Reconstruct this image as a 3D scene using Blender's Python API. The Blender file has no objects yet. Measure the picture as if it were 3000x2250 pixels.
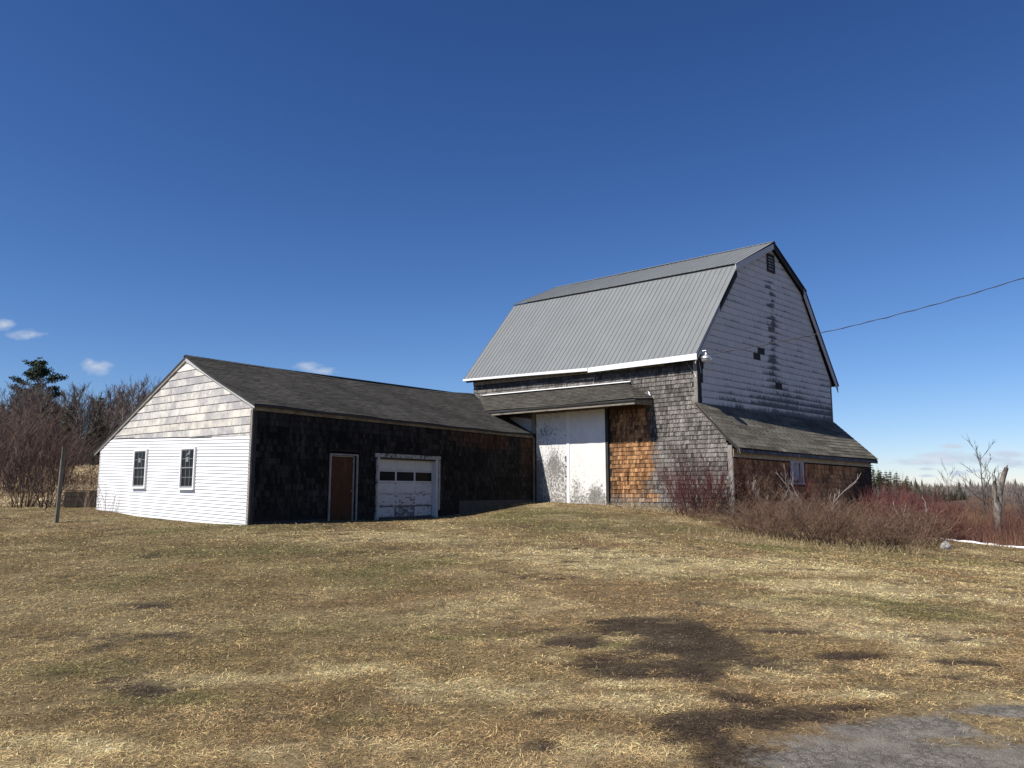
import bpy, math, random
import numpy as np
from mathutils import Matrix, Vector

R = math.radians
scene = bpy.context.scene
COL = scene.collection

# ------------------------------------------------------------------ camera
FPX, HPX, ZC = 2253.0, 313.0, 1.6            # focal length and horizon offset in a 3000 px wide frame
PITCH = math.atan2(HPX, FPX)
cam_d = bpy.data.cameras.new('camera')
cam_d.sensor_width = 36.0
cam_d.lens = FPX / 3000.0 * 36.0
cam_d.clip_start = 0.05
cam_d.clip_end = 4000.0
cam = bpy.data.objects.new('camera', cam_d)
cam.location = (0, 0, ZC)
cam.rotation_euler = (math.pi / 2 + PITCH, 0, 0)
COL.objects.link(cam)
scene.camera = cam

# ------------------------------------------------------------------ sky and sun
SUN_AZ, SUN_EL = -127.2, 50.0                # azimuth from +Y towards +X, elevation
SUNV = Vector((math.sin(R(SUN_AZ)) * math.cos(R(SUN_EL)), math.cos(R(SUN_AZ)) * math.cos(R(SUN_EL)), math.sin(R(SUN_EL))))
world = bpy.data.worlds.new('World')
scene.world = world
world.use_nodes = True
wn, wl = world.node_tree.nodes, world.node_tree.links
wn.clear()
w_out = wn.new('ShaderNodeOutputWorld')
w_bg = wn.new('ShaderNodeBackground')
w_bg.inputs['Strength'].default_value = 0.087
sky = wn.new('ShaderNodeTexSky')
sky.sky_type = 'NISHITA'
sky.sun_disc = False
sky.sun_elevation = R(SUN_EL)
sky.sun_rotation = R(SUN_AZ)
sky.altitude = 120.0
sky.air_density = 0.95
sky.dust_density = 0.0
sky.ozone_density = 10.0
# a few small fair-weather clouds low over the horizon, placed by sky direction
w_tc = wn.new('ShaderNodeTexCoord')
w_sep = wn.new('ShaderNodeSeparateXYZ')
wl.new(w_tc.outputs['Generated'], w_sep.inputs[0])


def wmath(op, a, b=None, c=None, clamp=False):
    n = wn.new('ShaderNodeMath')
    n.operation = op
    n.use_clamp = clamp
    for i, v in enumerate((a, b, c)):
        if v is None:
            continue
        if isinstance(v, (int, float)):
            n.inputs[i].default_value = v
        else:
            wl.new(v, n.inputs[i])
    return n.outputs[0]


w_y = wmath('MAXIMUM', w_sep.outputs[1], 0.02)
w_u = wmath('DIVIDE', w_sep.outputs[0], w_y)
w_v = wmath('DIVIDE', w_sep.outputs[2], w_y)
w_comb = wn.new('ShaderNodeCombineXYZ')
wl.new(w_u, w_comb.inputs[0])
wl.new(wmath('MULTIPLY', w_v, 2.2), w_comb.inputs[1])
w_noise = wn.new('ShaderNodeTexNoise')
w_noise.inputs['Scale'].default_value = 38.0
w_noise.inputs['Detail'].default_value = 7.0
w_noise.inputs['Roughness'].default_value = 0.62
wl.new(w_comb.outputs[0], w_noise.inputs['Vector'])
w_nz = wmath('SUBTRACT', w_noise.outputs['Fac'], 0.5)


def sky_uv(x, y):
    up = -(y - 1125.0)
    c, s = math.cos(PITCH), math.sin(PITCH)
    yy = FPX * c - up * s
    return (x - 1500.0) / yy, (up * c + FPX * s) / yy


def cloud_mask(blobs, soft, noise_amount):
    total = None
    for (x, y, rx, ry) in blobs:
        u0, v0 = sky_uv(x, y)
        du = wmath('DIVIDE', wmath('SUBTRACT', w_u, u0), rx / FPX)
        dv = wmath('DIVIDE', wmath('SUBTRACT', w_v, v0), ry / FPX)
        d = wmath('SQRT', wmath('ADD', wmath('MULTIPLY', du, du), wmath('MULTIPLY', dv, dv)))
        total = d if total is None else wmath('MINIMUM', total, d)
    e = wmath('ADD', total, wmath('MULTIPLY', w_nz, noise_amount))
    return wmath('DIVIDE', wmath('SUBTRACT', 1.15, e), soft, clamp=True)


white_clouds = cloud_mask([(75, 983, 52, 17), (10, 952, 30, 16), (282, 1074, 50, 22), (262, 1062, 22, 14), (905, 1075, 42, 17), (940, 1086, 50, 12)], 1.7, 2.6)
grey_clouds = cloud_mask([(2700, 1353, 95, 11), (2790, 1343, 120, 20), (2735, 1338, 50, 17), (2900, 1348, 90, 13), (2790, 1307, 34, 7), (2950, 1333, 75, 12), (3040, 1335, 60, 14),
                          (2975, 1360, 55, 13), (2718, 1374, 26, 5), (2712, 1394, 26, 5), (2812, 1386, 30, 10), (2850, 1380, 25, 6)], 0.8, 2.0)
# the camera's contrast: the whole sky graded alike
w_pre = wn.new('ShaderNodeVectorMath')
w_pre.operation = 'MULTIPLY'
w_pre.inputs[1].default_value = (0.1, 0.1, 0.1)
wl.new(sky.outputs[0], w_pre.inputs[0])
w_den = wn.new('ShaderNodeVectorMath')
w_den.operation = 'ADD'
w_den.inputs[1].default_value = (0.10, 0.10, 0.10)
wl.new(w_pre.outputs[0], w_den.inputs[0])
w_sq = wn.new('ShaderNodeVectorMath')
w_sq.operation = 'MULTIPLY'
wl.new(w_pre.outputs[0], w_sq.inputs[0])
wl.new(w_pre.outputs[0], w_sq.inputs[1])
w_div = wn.new('ShaderNodeVectorMath')
w_div.operation = 'DIVIDE'
wl.new(w_sq.outputs[0], w_div.inputs[0])
wl.new(w_den.outputs[0], w_div.inputs[1])
w_post = wn.new('ShaderNodeVectorMath')
w_post.operation = 'MULTIPLY'
w_post.inputs[1].default_value = (13.8, 11.7, 11.5)
wl.new(w_div.outputs[0], w_post.inputs[0])
w_mix1 = wn.new('ShaderNodeMixRGB')
wl.new(w_post.outputs[0], w_mix1.inputs[1])
w_mix1.inputs[2].default_value = (6.4, 6.7, 7.2, 1)
wl.new(wmath('MULTIPLY', white_clouds, 0.75), w_mix1.inputs[0])
w_mix2 = wn.new('ShaderNodeMixRGB')
wl.new(w_mix1.outputs[0], w_mix2.inputs[1])
w_mix2.inputs[2].default_value = (5.1, 5.9, 7.0, 1)
wl.new(wmath('MULTIPLY', grey_clouds, 0.9), w_mix2.inputs[0])
puffs = cloud_mask([(2738, 1343, 46, 13), (2760, 1350, 60, 8), (2690, 1352, 30, 6)], 1.6, 1.6)
w_mix3 = wn.new('ShaderNodeMixRGB')
wl.new(w_mix2.outputs[0], w_mix3.inputs[1])
w_mix3.inputs[2].default_value = (7.6, 7.4, 7.9, 1)
wl.new(wmath('MULTIPLY', puffs, 0.55), w_mix3.inputs[0])
wl.new(w_mix3.outputs[0], w_bg.inputs['Color'])
wl.new(w_bg.outputs[0], w_out.inputs['Surface'])

sun_d = bpy.data.lights.new('sun', 'SUN')
sun_d.energy = 5.0
sun_d.angle = R(0.53)
sun_d.color = (1.0, 0.95, 0.87)
sun = bpy.data.objects.new('sun', sun_d)
sun.rotation_euler = (-SUNV).to_track_quat('-Z', 'Y').to_euler()
sun.location = SUNV * 60
COL.objects.link(sun)

scene.view_settings.view_transform = 'Standard'
scene.view_settings.look = 'None'
scene.view_settings.exposure = 0.38
scene.view_settings.gamma = 1.0
scene.view_settings.use_curve_mapping = False

# ------------------------------------------------------------------ noise and small helpers
rng = np.random.default_rng(7)
random.seed(11)


def _hash(ix, iy, seed):
    h = (ix.astype(np.int64) * 374761393 + iy.astype(np.int64) * 668265263 + seed * 1442695041) & 0xFFFFFFFF
    h = ((h ^ (h >> 13)) * 1274126177) & 0xFFFFFFFF
    return ((h ^ (h >> 16)) & 0xFFFF) / 65535.0


def vnoise(x, y, size, seed=0):
    x = np.asarray(x, float) / size
    y = np.asarray(y, float) / size
    ix, iy = np.floor(x), np.floor(y)
    fx, fy = x - ix, y - iy
    fx = fx * fx * (3 - 2 * fx)
    fy = fy * fy * (3 - 2 * fy)
    a, b = _hash(ix, iy, seed), _hash(ix + 1, iy, seed)
    c, d = _hash(ix, iy + 1, seed), _hash(ix + 1, iy + 1, seed)
    return (a * (1 - fx) + b * fx) * (1 - fy) + (c * (1 - fx) + d * fx) * fy


def fbm(x, y, size, seed=0, octaves=4):
    t, amp, tot = 0.0, 1.0, 0.0
    for o in range(octaves):
        t = t + amp * vnoise(x + 17.3 * o, y - 9.1 * o, size / 2 ** o, seed + o * 7)
        tot += amp
        amp *= 0.55
    return t / tot


def sstep(a, b, v):
    t = np.clip((v - a) / (b - a), 0, 1)
    return t * t * (3 - 2 * t)


def lerp(a, b, t):
    return a + (b - a) * t


def v3(*a):
    return np.array(a, float)


# ------------------------------------------------------------------ materials
MATS = {}


def new_mat(name):
    m = bpy.data.materials.new(name)
    m.use_nodes = True
    nt = m.node_tree
    nt.nodes.clear()
    out = nt.nodes.new('ShaderNodeOutputMaterial')
    b = nt.nodes.new('ShaderNodeBsdfPrincipled')
    nt.links.new(b.outputs[0], out.inputs[0])
    MATS[name] = m
    return m, nt, b


class NT:
    """tiny node-writing helper"""
    def __init__(self, nt):
        self.nt = nt

    def node(self, kind, **kw):
        n = self.nt.nodes.new(kind)
        for k, v in kw.items():
            setattr(n, k, v)
        return n

    def put(self, sock, v):
        if hasattr(v, 'is_output') or hasattr(v, 'links'):
            self.nt.links.new(v, sock)
        elif isinstance(v, (tuple, list)) and len(v) == 3 and sock.type == 'RGBA':
            sock.default_value = (*v, 1)
        else:
            sock.default_value = v

    def math(self, op, a, b=None, clamp=False):
        n = self.node('ShaderNodeMath', operation=op, use_clamp=clamp)
        self.put(n.inputs[0], a)
        if b is not None:
            self.put(n.inputs[1], b)
        return n.outputs[0]

    def pos(self, scale=(1, 1, 1), source='world'):
        m = self.node('ShaderNodeMapping')
        if source == 'world':
            g = self.node('ShaderNodeNewGeometry').outputs['Position']
        else:
            g = self.node('ShaderNodeTexCoord').outputs['Object']
        self.nt.links.new(g, m.inputs[0])
        m.inputs['Scale'].default_value = scale
        return m.outputs[0]

    def noise(self, vec, scale, detail=4, rough=0.6, out='Fac'):
        n = self.node('ShaderNodeTexNoise')
        self.nt.links.new(vec, n.inputs['Vector'])
        n.inputs['Scale'].default_value = scale
        n.inputs['Detail'].default_value = detail
        n.inputs['Roughness'].default_value = rough
        return n.outputs[out]

    def ramp(self, fac, a, b, lo=0.0, hi=1.0):
        n = self.node('ShaderNodeMapRange', interpolation_type='SMOOTHSTEP')
        self.put(n.inputs[0], fac)
        n.inputs[1].default_value = a
        n.inputs[2].default_value = b
        n.inputs[3].default_value = lo
        n.inputs[4].default_value = hi
        return n.outputs[0]

    def mix(self, fac, a, b, kind='MIX'):
        n = self.node('ShaderNodeMixRGB', blend_type=kind)
        self.put(n.inputs[0], fac)
        self.put(n.inputs[1], a)
        self.put(n.inputs[2], b)
        return n.outputs[0]

    def grey(self, v):
        n = self.node('ShaderNodeCombineColor')
        for i in range(3):
            self.put(n.inputs[i], v)
        return n.outputs[0]

    def color_in(self, src):
        if src == 'attr':
            return self.node('ShaderNodeAttribute', attribute_name='col').outputs['Color']
        if src == 'obj':
            return self.node('ShaderNodeObjectInfo').outputs['Color']
        return None

    def bump(self, bsdf, h, strength, dist=0.01):
        n = self.node('ShaderNodeBump')
        n.inputs['Strength'].default_value = strength
        n.inputs['Distance'].default_value = dist
        self.put(n.inputs['Height'], h)
        self.nt.links.new(n.outputs[0], bsdf.inputs['Normal'])


def wood_mat(name, src=None, color=(0.3, 0.28, 0.25), streak=0.75, rough=0.9, scale=(38, 38, 2.6)):
    m, nt, b = new_mat(name)
    q = NT(nt)
    base = q.color_in(src) if src else color
    s = q.noise(q.pos(scale), 1.0, 6, 0.7)
    s2 = q.noise(q.pos((3, 3, 1.2)), 1.0, 3, 0.6)
    f = q.ramp(q.math('ADD', q.math('MULTIPLY', s, 0.75), q.math('MULTIPLY', s2, 0.35)), 0.33, 0.75, 1.0 - streak, 1.0 + streak * 0.75)
    col = q.mix(1.0, base, q.grey(f), 'MULTIPLY')
    q.put(b.inputs['Base Color'], col)
    b.inputs['Roughness'].default_value = rough
    b.inputs['Specular IOR Level'].default_value = 0.2
    q.bump(b, s, 0.5, 0.006)
    return m


def plain_mat(name, color, rough=0.6, src=None, var=0.12, scale=6.0, metal=0.0, spec=0.5, dirt=None):
    m, nt, b = new_mat(name)
    q = NT(nt)
    base = q.color_in(src) if src else color
    n = q.noise(q.pos(), scale, 5, 0.65)
    col = q.mix(1.0, base, q.grey(q.ramp(n, 0.25, 0.75, 1 - var, 1 + var)), 'MULTIPLY')
    if dirt:
        k = q.noise(q.pos(dirt[1]), 1.0, 5, 0.7)
        col = q.mix(q.ramp(k, dirt[2], dirt[3], 0.0, dirt[4]), col, dirt[0])
    q.put(b.inputs['Base Color'], col)
    b.inputs['Roughness'].default_value = rough
    b.inputs['Metallic'].default_value = metal
    b.inputs['Specular IOR Level'].default_value = spec
    return m


def peel_mat(name, paint, wood, spots, rough=0.7):
    """worn paint: spots = list of (scale vector, threshold low, threshold high, amount)"""
    m, nt, b = new_mat(name)
    q = NT(nt)
    grain = q.noise(q.pos((30, 30, 3)), 1.0, 5, 0.7)
    wcol = q.mix(1.0, wood, q.grey(q.ramp(grain, 0.3, 0.7, 0.55, 1.4)), 'MULTIPLY')
    att = q.node('ShaderNodeAttribute', attribute_name='wear').outputs['Fac']
    mask = 0.0
    for (sc, lo, hi, amt) in spots:
        n = q.noise(q.pos(sc), 1.0, 7, 0.72)
        k = q.ramp(q.math('ADD', n, q.math('MULTIPLY', att, 0.34)), lo, hi, 0.0, amt)
        mask = k if isinstance(mask, float) else q.math('MAXIMUM', mask, k)
    pn = q.noise(q.pos(), 2.5, 4, 0.6)
    pcol = q.mix(1.0, paint, q.grey(q.ramp(pn, 0.3, 0.7, 0.93, 1.04)), 'MULTIPLY')
    q.put(b.inputs['Base Color'], q.mix(mask, pcol, wcol))
    b.inputs['Roughness'].default_value = rough
    b.inputs['Specular IOR Level'].default_value = 0.25
    q.bump(b, mask, 0.25, 0.003)
    return m


wood_mat('shingle_wood', 'attr', streak=.92)
wood_mat('shingle_wood_piece', 'obj', streak=.92)
wood_mat('grey_board', None, (0.24, 0.22, 0.195), 0.6)
wood_mat('dark_board', None, (0.045, 0.043, 0.042), 0.6)
wood_mat('tan_board', None, (0.21, 0.172, 0.122), 0.6, scale=(6, 6, 18))
wood_mat('cream_board', None, (0.46, 0.395, 0.28), 0.35, scale=(5, 5, 16))
wood_mat('backing_wood', None, (0.02, 0.019, 0.018), 0.5)
wood_mat('rotten_board', None, (0.030, 0.024, 0.017), 0.7)
wood_mat('post_wood', None, (0.13, 0.12, 0.10), 0.7)
plain_mat('white_paint', (0.80, 0.80, 0.79), 0.45, var=0.03, scale=3, spec=0.4)
plain_mat('white_vinyl', (0.80, 0.80, 0.80), 0.4, src='obj', var=0.025, scale=2.0, dirt=((0.5, 0.49, 0.46), (3, 3, 1.2), 0.62, 0.8, 0.35))
plain_mat('trim_white', (0.46, 0.455, 0.45), 0.6, var=0.08, dirt=((0.3, 0.29, 0.28), (4, 4, 4), 0.58, 0.72, 0.5))
plain_mat('concrete', (0.055, 0.050, 0.043), 0.95, var=0.3, scale=5)
plain_mat('brown_paint', (0.072, 0.034, 0.019), 0.8, var=0.12, scale=3, spec=0.1, dirt=((0.12, 0.062, 0.042), (2.5, 2.5, 1.2), 0.55, 0.7, 0.6))
plain_mat('dark_interior', (0.012, 0.012, 0.012), 0.9)
plain_mat('galvanized', (0.62, 0.63, 0.64), 0.38, var=0.1, metal=0.85)
plain_mat('cable_black', (0.02, 0.02, 0.022), 0.6)
plain_mat('flashing_white', (0.80, 0.81, 0.82), 0.35, var=0.03)
plain_mat('curtain', (0.33, 0.36, 0.38), 0.9, var=0.25, scale=4)
plain_mat('eave_paint', (0.11, 0.11, 0.115), 0.8, var=.45, scale=2.5, spec=.15)
plain_mat('paper', (0.20, 0.21, 0.21), 0.8)
plain_mat('sash_grey', (0.23, 0.235, 0.24), 0.7)
plain_mat('door_trim', (0.27, 0.25, 0.22), 0.8, var=.25, scale=8, dirt=((0.12, 0.11, 0.10), (6, 6, 3), 0.5, 0.65, 0.7))
plain_mat('snow', (0.86, 0.88, 0.92), 0.7, var=0.04)
plain_mat('rock', (0.33, 0.31, 0.28), 0.95, var=0.35, scale=9)
plain_mat('cord', (0.55, 0.50, 0.42), 0.9)
plain_mat('black_roof_edge', (0.018, 0.018, 0.02), 0.8)
peel_mat('door_white', (0.74, 0.73, 0.71), (0.15, 0.14, 0.125), [((14, 14, 10), 0.66, 0.74, 0.9), ((60, 60, 34), 0.70, 0.78, 0.85)])
peel_mat('garage_white', (0.50, 0.485, 0.47), (0.085, 0.08, 0.078), [((5, 5, 12), 0.70, 0.74, 0.9), ((26, 26, 26), 0.74, 0.78, 0.9)])
peel_mat('old_trim', (0.34, 0.32, 0.295), (0.08, 0.075, 0.07), [((7, 7, 5), 0.50, 0.58, 0.95), ((30, 30, 20), 0.56, 0.66, 0.9)])
peel_mat('worn_fascia', (0.24, 0.205, 0.16), (0.03, 0.028, 0.026), [((1.6, 1.6, 14), 0.52, 0.64, 0.9), ((14, 14, 30), 0.6, 0.72, 0.9)])


def make_special():
    # metal roof sheet: mid-grey painted steel
    m, nt, b = new_mat('metal_roof')
    q = NT(nt)
    n = q.noise(q.pos((0.8, 0.8, 0.8)), 1.0, 4, 0.6)
    n2 = q.noise(q.pos((18, 18, 1.5)), 1.0, 4, 0.7)
    f = q.math('ADD', q.ramp(n, 0.3, 0.7, 0.95, 1.04), q.ramp(n2, 0.3, 0.7, -0.03, 0.03))
    q.put(b.inputs['Base Color'], q.mix(1.0, q.mix(1.0, (0.176, 0.184, 0.184), q.color_in('obj'), 'MULTIPLY'), q.grey(f), 'MULTIPLY'))
    b.inputs['Roughness'].default_value = 0.5
    b.inputs['Specular IOR Level'].default_value = 0.35
    q.bump(b, n, 0.12, 0.02)

    # asphalt roof shingles
    for name, src in (('asphalt_shingle', 'attr'), ('asphalt_shingle_piece', 'obj')):
        m, nt, b = new_mat(name)
        q = NT(nt)
        n = q.noise(q.pos(), 55, 3, 0.7)
        n2 = q.noise(q.pos((1.2, 1.2, 1.2)), 1.0, 5, 0.65)
        f = q.math('MULTIPLY', q.ramp(n, 0.3, 0.7, 0.82, 1.18), q.ramp(n2, 0.3, 0.7, 0.85, 1.15))
        q.put(b.inputs['Base Color'], q.mix(1.0, q.color_in(src), q.grey(f), 'MULTIPLY'))
        b.inputs['Roughness'].default_value = 0.95
        b.inputs['Specular IOR Level'].default_value = 0.15
        q.bump(b, n, 0.6, 0.004)

    # asbestos siding: white with black mildew creeping up from the lower edges
    for name, src in (('white_siding', 'attr'), ('white_siding_piece', 'obj')):
        m, nt, b = new_mat(name)
        q = NT(nt)
        if src == 'obj':
            c = q.color_in('obj')
            sep = q.node('ShaderNodeSeparateColor')
            nt.links.new(c, sep.inputs[0])
            bright, mil = sep.outputs[0], sep.outputs[1]
            hz = q.node('ShaderNodeSeparateXYZ')
            nt.links.new(q.node('ShaderNodeTexCoord').outputs['Object'], hz.inputs[0])
            h = hz.outputs[2]
        else:
            c = q.color_in('attr')
            sep = q.node('ShaderNodeSeparateColor')
            nt.links.new(c, sep.inputs[0])
            bright, mil, h = sep.outputs[0], sep.outputs[1], sep.outputs[2]
        streak = q.noise(q.pos((16, 16, 5)), 1.0, 6, 0.75)
        fine = q.noise(q.pos((45, 45, 30)), 1.0, 4, 0.7)
        up = q.math('SUBTRACT', 1.0, q.math('DIVIDE', h, 0.26))
        k = q.math('ADD', q.math('ADD', q.math('MULTIPLY', streak, 0.9), q.math('MULTIPLY', fine, 0.35)), q.math('MULTIPLY', up, 0.33))
        # the streak of black growth that runs down below the vent, wandering a little
        off = q.node('ShaderNodeVectorMath', operation='SUBTRACT')
        nt.links.new(q.node('ShaderNodeNewGeometry').outputs['Position'], off.inputs[0])
        off.inputs[1].default_value = (7.1375, 29.2974, 0)
        dot = q.node('ShaderNodeVectorMath', operation='DOT_PRODUCT')
        nt.links.new(off.outputs[0], dot.inputs[0])
        dot.inputs[1].default_value = (0.7258, 0.6879, 0)
        sepz = q.node('ShaderNodeSeparateXYZ')
        nt.links.new(off.outputs[0], sepz.inputs[0])
        wander_n = q.noise(q.pos((0.6, 0.6, 2.2)), 1.0, 4, 0.7)
        gg = q.math('ABSOLUTE', q.math('ADD', q.math('SUBTRACT', dot.outputs['Value'], 6.1), q.math('MULTIPLY', q.math('SUBTRACT', wander_n, 0.5), 1.3)))
        column = q.math('MULTIPLY', q.ramp(gg, 0.05, 0.62, 1.0, 0.0), q.math('MULTIPLY', q.ramp(sepz.outputs[2], 11.3, 10.4), q.ramp(sepz.outputs[2], 5.6, 6.6)))
        column = q.math('MULTIPLY', column, q.ramp(q.noise(q.pos((1.2, 1.2, 3.0)), 1.0, 3, 0.6), 0.30, 0.62))
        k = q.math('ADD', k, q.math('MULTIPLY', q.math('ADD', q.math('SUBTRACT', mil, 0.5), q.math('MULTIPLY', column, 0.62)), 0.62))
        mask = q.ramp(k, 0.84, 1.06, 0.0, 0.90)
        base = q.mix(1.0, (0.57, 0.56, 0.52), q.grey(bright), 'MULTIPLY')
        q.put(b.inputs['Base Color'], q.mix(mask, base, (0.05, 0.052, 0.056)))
        b.inputs['Roughness'].default_value = 0.8

    # worn wide boards of the shed gable: bleached white paint over grey hardboard
    m, nt, b = new_mat('worn_board')
    q = NT(nt)
    shift = q.math('MULTIPLY', q.node('ShaderNodeObjectInfo').outputs['Random'], 60.0)

    def own(scale):
        n = q.node('ShaderNodeVectorMath', operation='ADD')
        nt.links.new(q.pos(scale), n.inputs[0])
        nt.links.new(q.grey(shift), n.inputs[1])
        return n.outputs[0]
    big = q.noise(own((0.9, 0.9, 0.8)), 1.0, 3, 0.6)
    col_n = q.noise(own((2.6, 2.6, 0.3)), 1.0, 5, 0.7)
    fine = q.noise(q.pos((26, 26, 9)), 1.0, 6, 0.75)
    t = q.math('ADD', q.math('ADD', q.math('MULTIPLY', big, 0.62), q.math('MULTIPLY', col_n, 0.38)), q.math('MULTIPLY', q.math('SUBTRACT', fine, 0.5), 0.55))
    c1 = q.mix(q.ramp(t, 0.40, 0.62), (0.36, 0.35, 0.36), (0.72, 0.69, 0.62))
    c2 = q.mix(1.0, c1, q.color_in('obj'), 'MULTIPLY')
    specks = q.noise(q.pos((9, 9, 9)), 1.0, 2, 0.5)
    q.put(b.inputs['Base Color'], q.mix(q.ramp(specks, 0.76, 0.80), c2, (0.08, 0.075, 0.07)))
    b.inputs['Roughness'].default_value = 0.85

    # window glass
    m, nt, b = new_mat('window_glass')
    b.inputs['Base Color'].default_value = (0.012, 0.014, 0.016, 1)
    b.inputs['Roughness'].default_value = 0.10
    b.inputs['Specular IOR Level'].default_value = 0.10

    m, nt, b = new_mat('clear_glass')
    b.inputs['Base Color'].default_value = (0.8, 0.85, 0.88, 1)
    b.inputs['Roughness'].default_value = 0.12
    b.inputs['Transmission Weight'].default_value = 0.7
    b.inputs['IOR'].default_value = 1.45

    # twigs, bark, grass: colour carried by the geometry
    for name, rough in (('twig', 0.85), ('grass_blade', 0.75)):
        m, nt, b = new_mat(name)
        q = NT(nt)
        n = q.noise(q.pos(), 9 if name == 'twig' else 3, 3, 0.6)
        q.put(b.inputs['Base Color'], q.mix(1.0, q.color_in('attr'), q.grey(q.ramp(n, 0.3, 0.7, 0.75, 1.25)), 'MULTIPLY'))
        b.inputs['Roughness'].default_value = rough
        b.inputs['Specular IOR Level'].default_value = 0.25

    m, nt, b = new_mat('bark')
    q = NT(nt)
    n = q.noise(q.pos((9, 9, 2.5)), 1.0, 6, 0.75)
    n2 = q.noise(q.pos((4, 4, 3)), 1.0, 3, 0.6)
    c = q.mix(q.ramp(n, 0.35, 0.65), (0.05, 0.043, 0.037), (0.25, 0.215, 0.175))
    q.put(b.inputs['Base Color'], q.mix(q.ramp(n2, 0.58, 0.70), c, (0.05, 0.045, 0.04)))
    b.inputs['Roughness'].default_value = 0.95
    q.bump(b, n, 0.9, 0.03)

    # conifer needles
    m, nt, b = new_mat('needles')
    q = NT(nt)
    q.put(b.inputs['Base Color'], q.color_in('attr'))
    b.inputs['Roughness'].default_value = 0.7

    # the ground
    m, nt, b = new_mat('ground')
    q = NT(nt)
    p = q.pos()
    f1 = q.noise(p, 14, 6, 0.75)
    f2 = q.noise(p, 60, 3, 0.7)
    f3 = q.noise(p, 1.7, 5, 0.65)
    f = q.math('MULTIPLY', q.ramp(f1, 0.28, 0.72, 0.55, 1.42), q.ramp(f2, 0.25, 0.75, 0.6, 1.4))
    f = q.math('MULTIPLY', f, q.ramp(f3, 0.3, 0.7, 0.85, 1.15))
    q.put(b.inputs['Base Color'], q.mix(1.0, q.color_in('attr'), q.grey(f), 'MULTIPLY'))
    b.inputs['Roughness'].default_value = 1.0
    b.inputs['Specular IOR Level'].default_value = 0.1
    q.bump(b, q.math('ADD', f1, q.math('MULTIPLY', f2, 0.5)), 0.9, 0.03)

    # old asphalt with pale stone showing, breaking up into the soil at its rim
    m, nt, b = new_mat('old_asphalt')
    q = NT(nt)
    vor = q.node('ShaderNodeTexVoronoi')
    nt.links.new(q.pos(), vor.inputs['Vector'])
    vor.inputs['Scale'].default_value = 120
    stone = q.ramp(vor.outputs['Distance'], 0.10, 0.45, 1.0, 0.0)
    tone = q.node('ShaderNodeSeparateColor')
    nt.links.new(vor.outputs['Color'], tone.inputs[0])
    n = q.noise(q.pos(), 4, 6, 0.75)
    warp = q.node('ShaderNodeVectorMath', operation='ADD')
    nt.links.new(q.pos(), warp.inputs[0])
    wsc = q.node('ShaderNodeVectorMath', operation='SCALE')
    nt.links.new(q.noise(q.pos(), 9, 4, 0.7, 'Color'), wsc.inputs[0])
    wsc.inputs['Scale'].default_value = 0.16
    nt.links.new(wsc.outputs[0], warp.inputs[1])
    cr = q.node('ShaderNodeTexVoronoi', feature='DISTANCE_TO_EDGE')
    nt.links.new(warp.outputs[0], cr.inputs['Vector'])
    cr.inputs['Scale'].default_value = 11
    crack = q.math('MULTIPLY', q.ramp(cr.outputs['Distance'], 0.02, 0.10, 1.0, 0.0), q.ramp(q.noise(q.pos(), 2.2, 3, 0.6), 0.35, 0.6))
    sc = q.mix(tone.outputs[0], (0.23, 0.206, 0.174), (0.74, 0.68, 0.60))
    c = q.mix(stone, (0.138, 0.122, 0.101), sc)
    c = q.mix(1.0, c, q.grey(q.ramp(n, 0.3, 0.7, 0.72, 1.25)), 'MULTIPLY')
    c = q.mix(q.math('MULTIPLY', crack, 0.35), c, (0.035, 0.030, 0.024))
    att = q.node('ShaderNodeAttribute', attribute_name='wear').outputs['Fac']
    e = q.math('ADD', att, q.math('MULTIPLY', q.math('SUBTRACT', q.noise(q.pos(), 7, 8, 0.8), 0.5), 2.2))
    p = q.pos()
    f = q.math('MULTIPLY', q.ramp(q.noise(p, 14, 6, 0.75), 0.28, 0.72, 0.55, 1.42), q.ramp(q.noise(p, 60, 3, 0.7), 0.25, 0.75, 0.6, 1.4))
    soil = q.mix(1.0, q.color_in('attr'), q.grey(f), 'MULTIPLY')
    q.put(b.inputs['Base Color'], q.mix(q.ramp(e, 0.45, 1.0), soil, c))
    b.inputs['Roughness'].default_value = 0.95
    b.inputs['Specular IOR Level'].default_value = 0.12
    q.bump(b, q.math('SUBTRACT', q.math('MULTIPLY', stone, 0.5), crack), 0.8, 0.01)


make_special()

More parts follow.
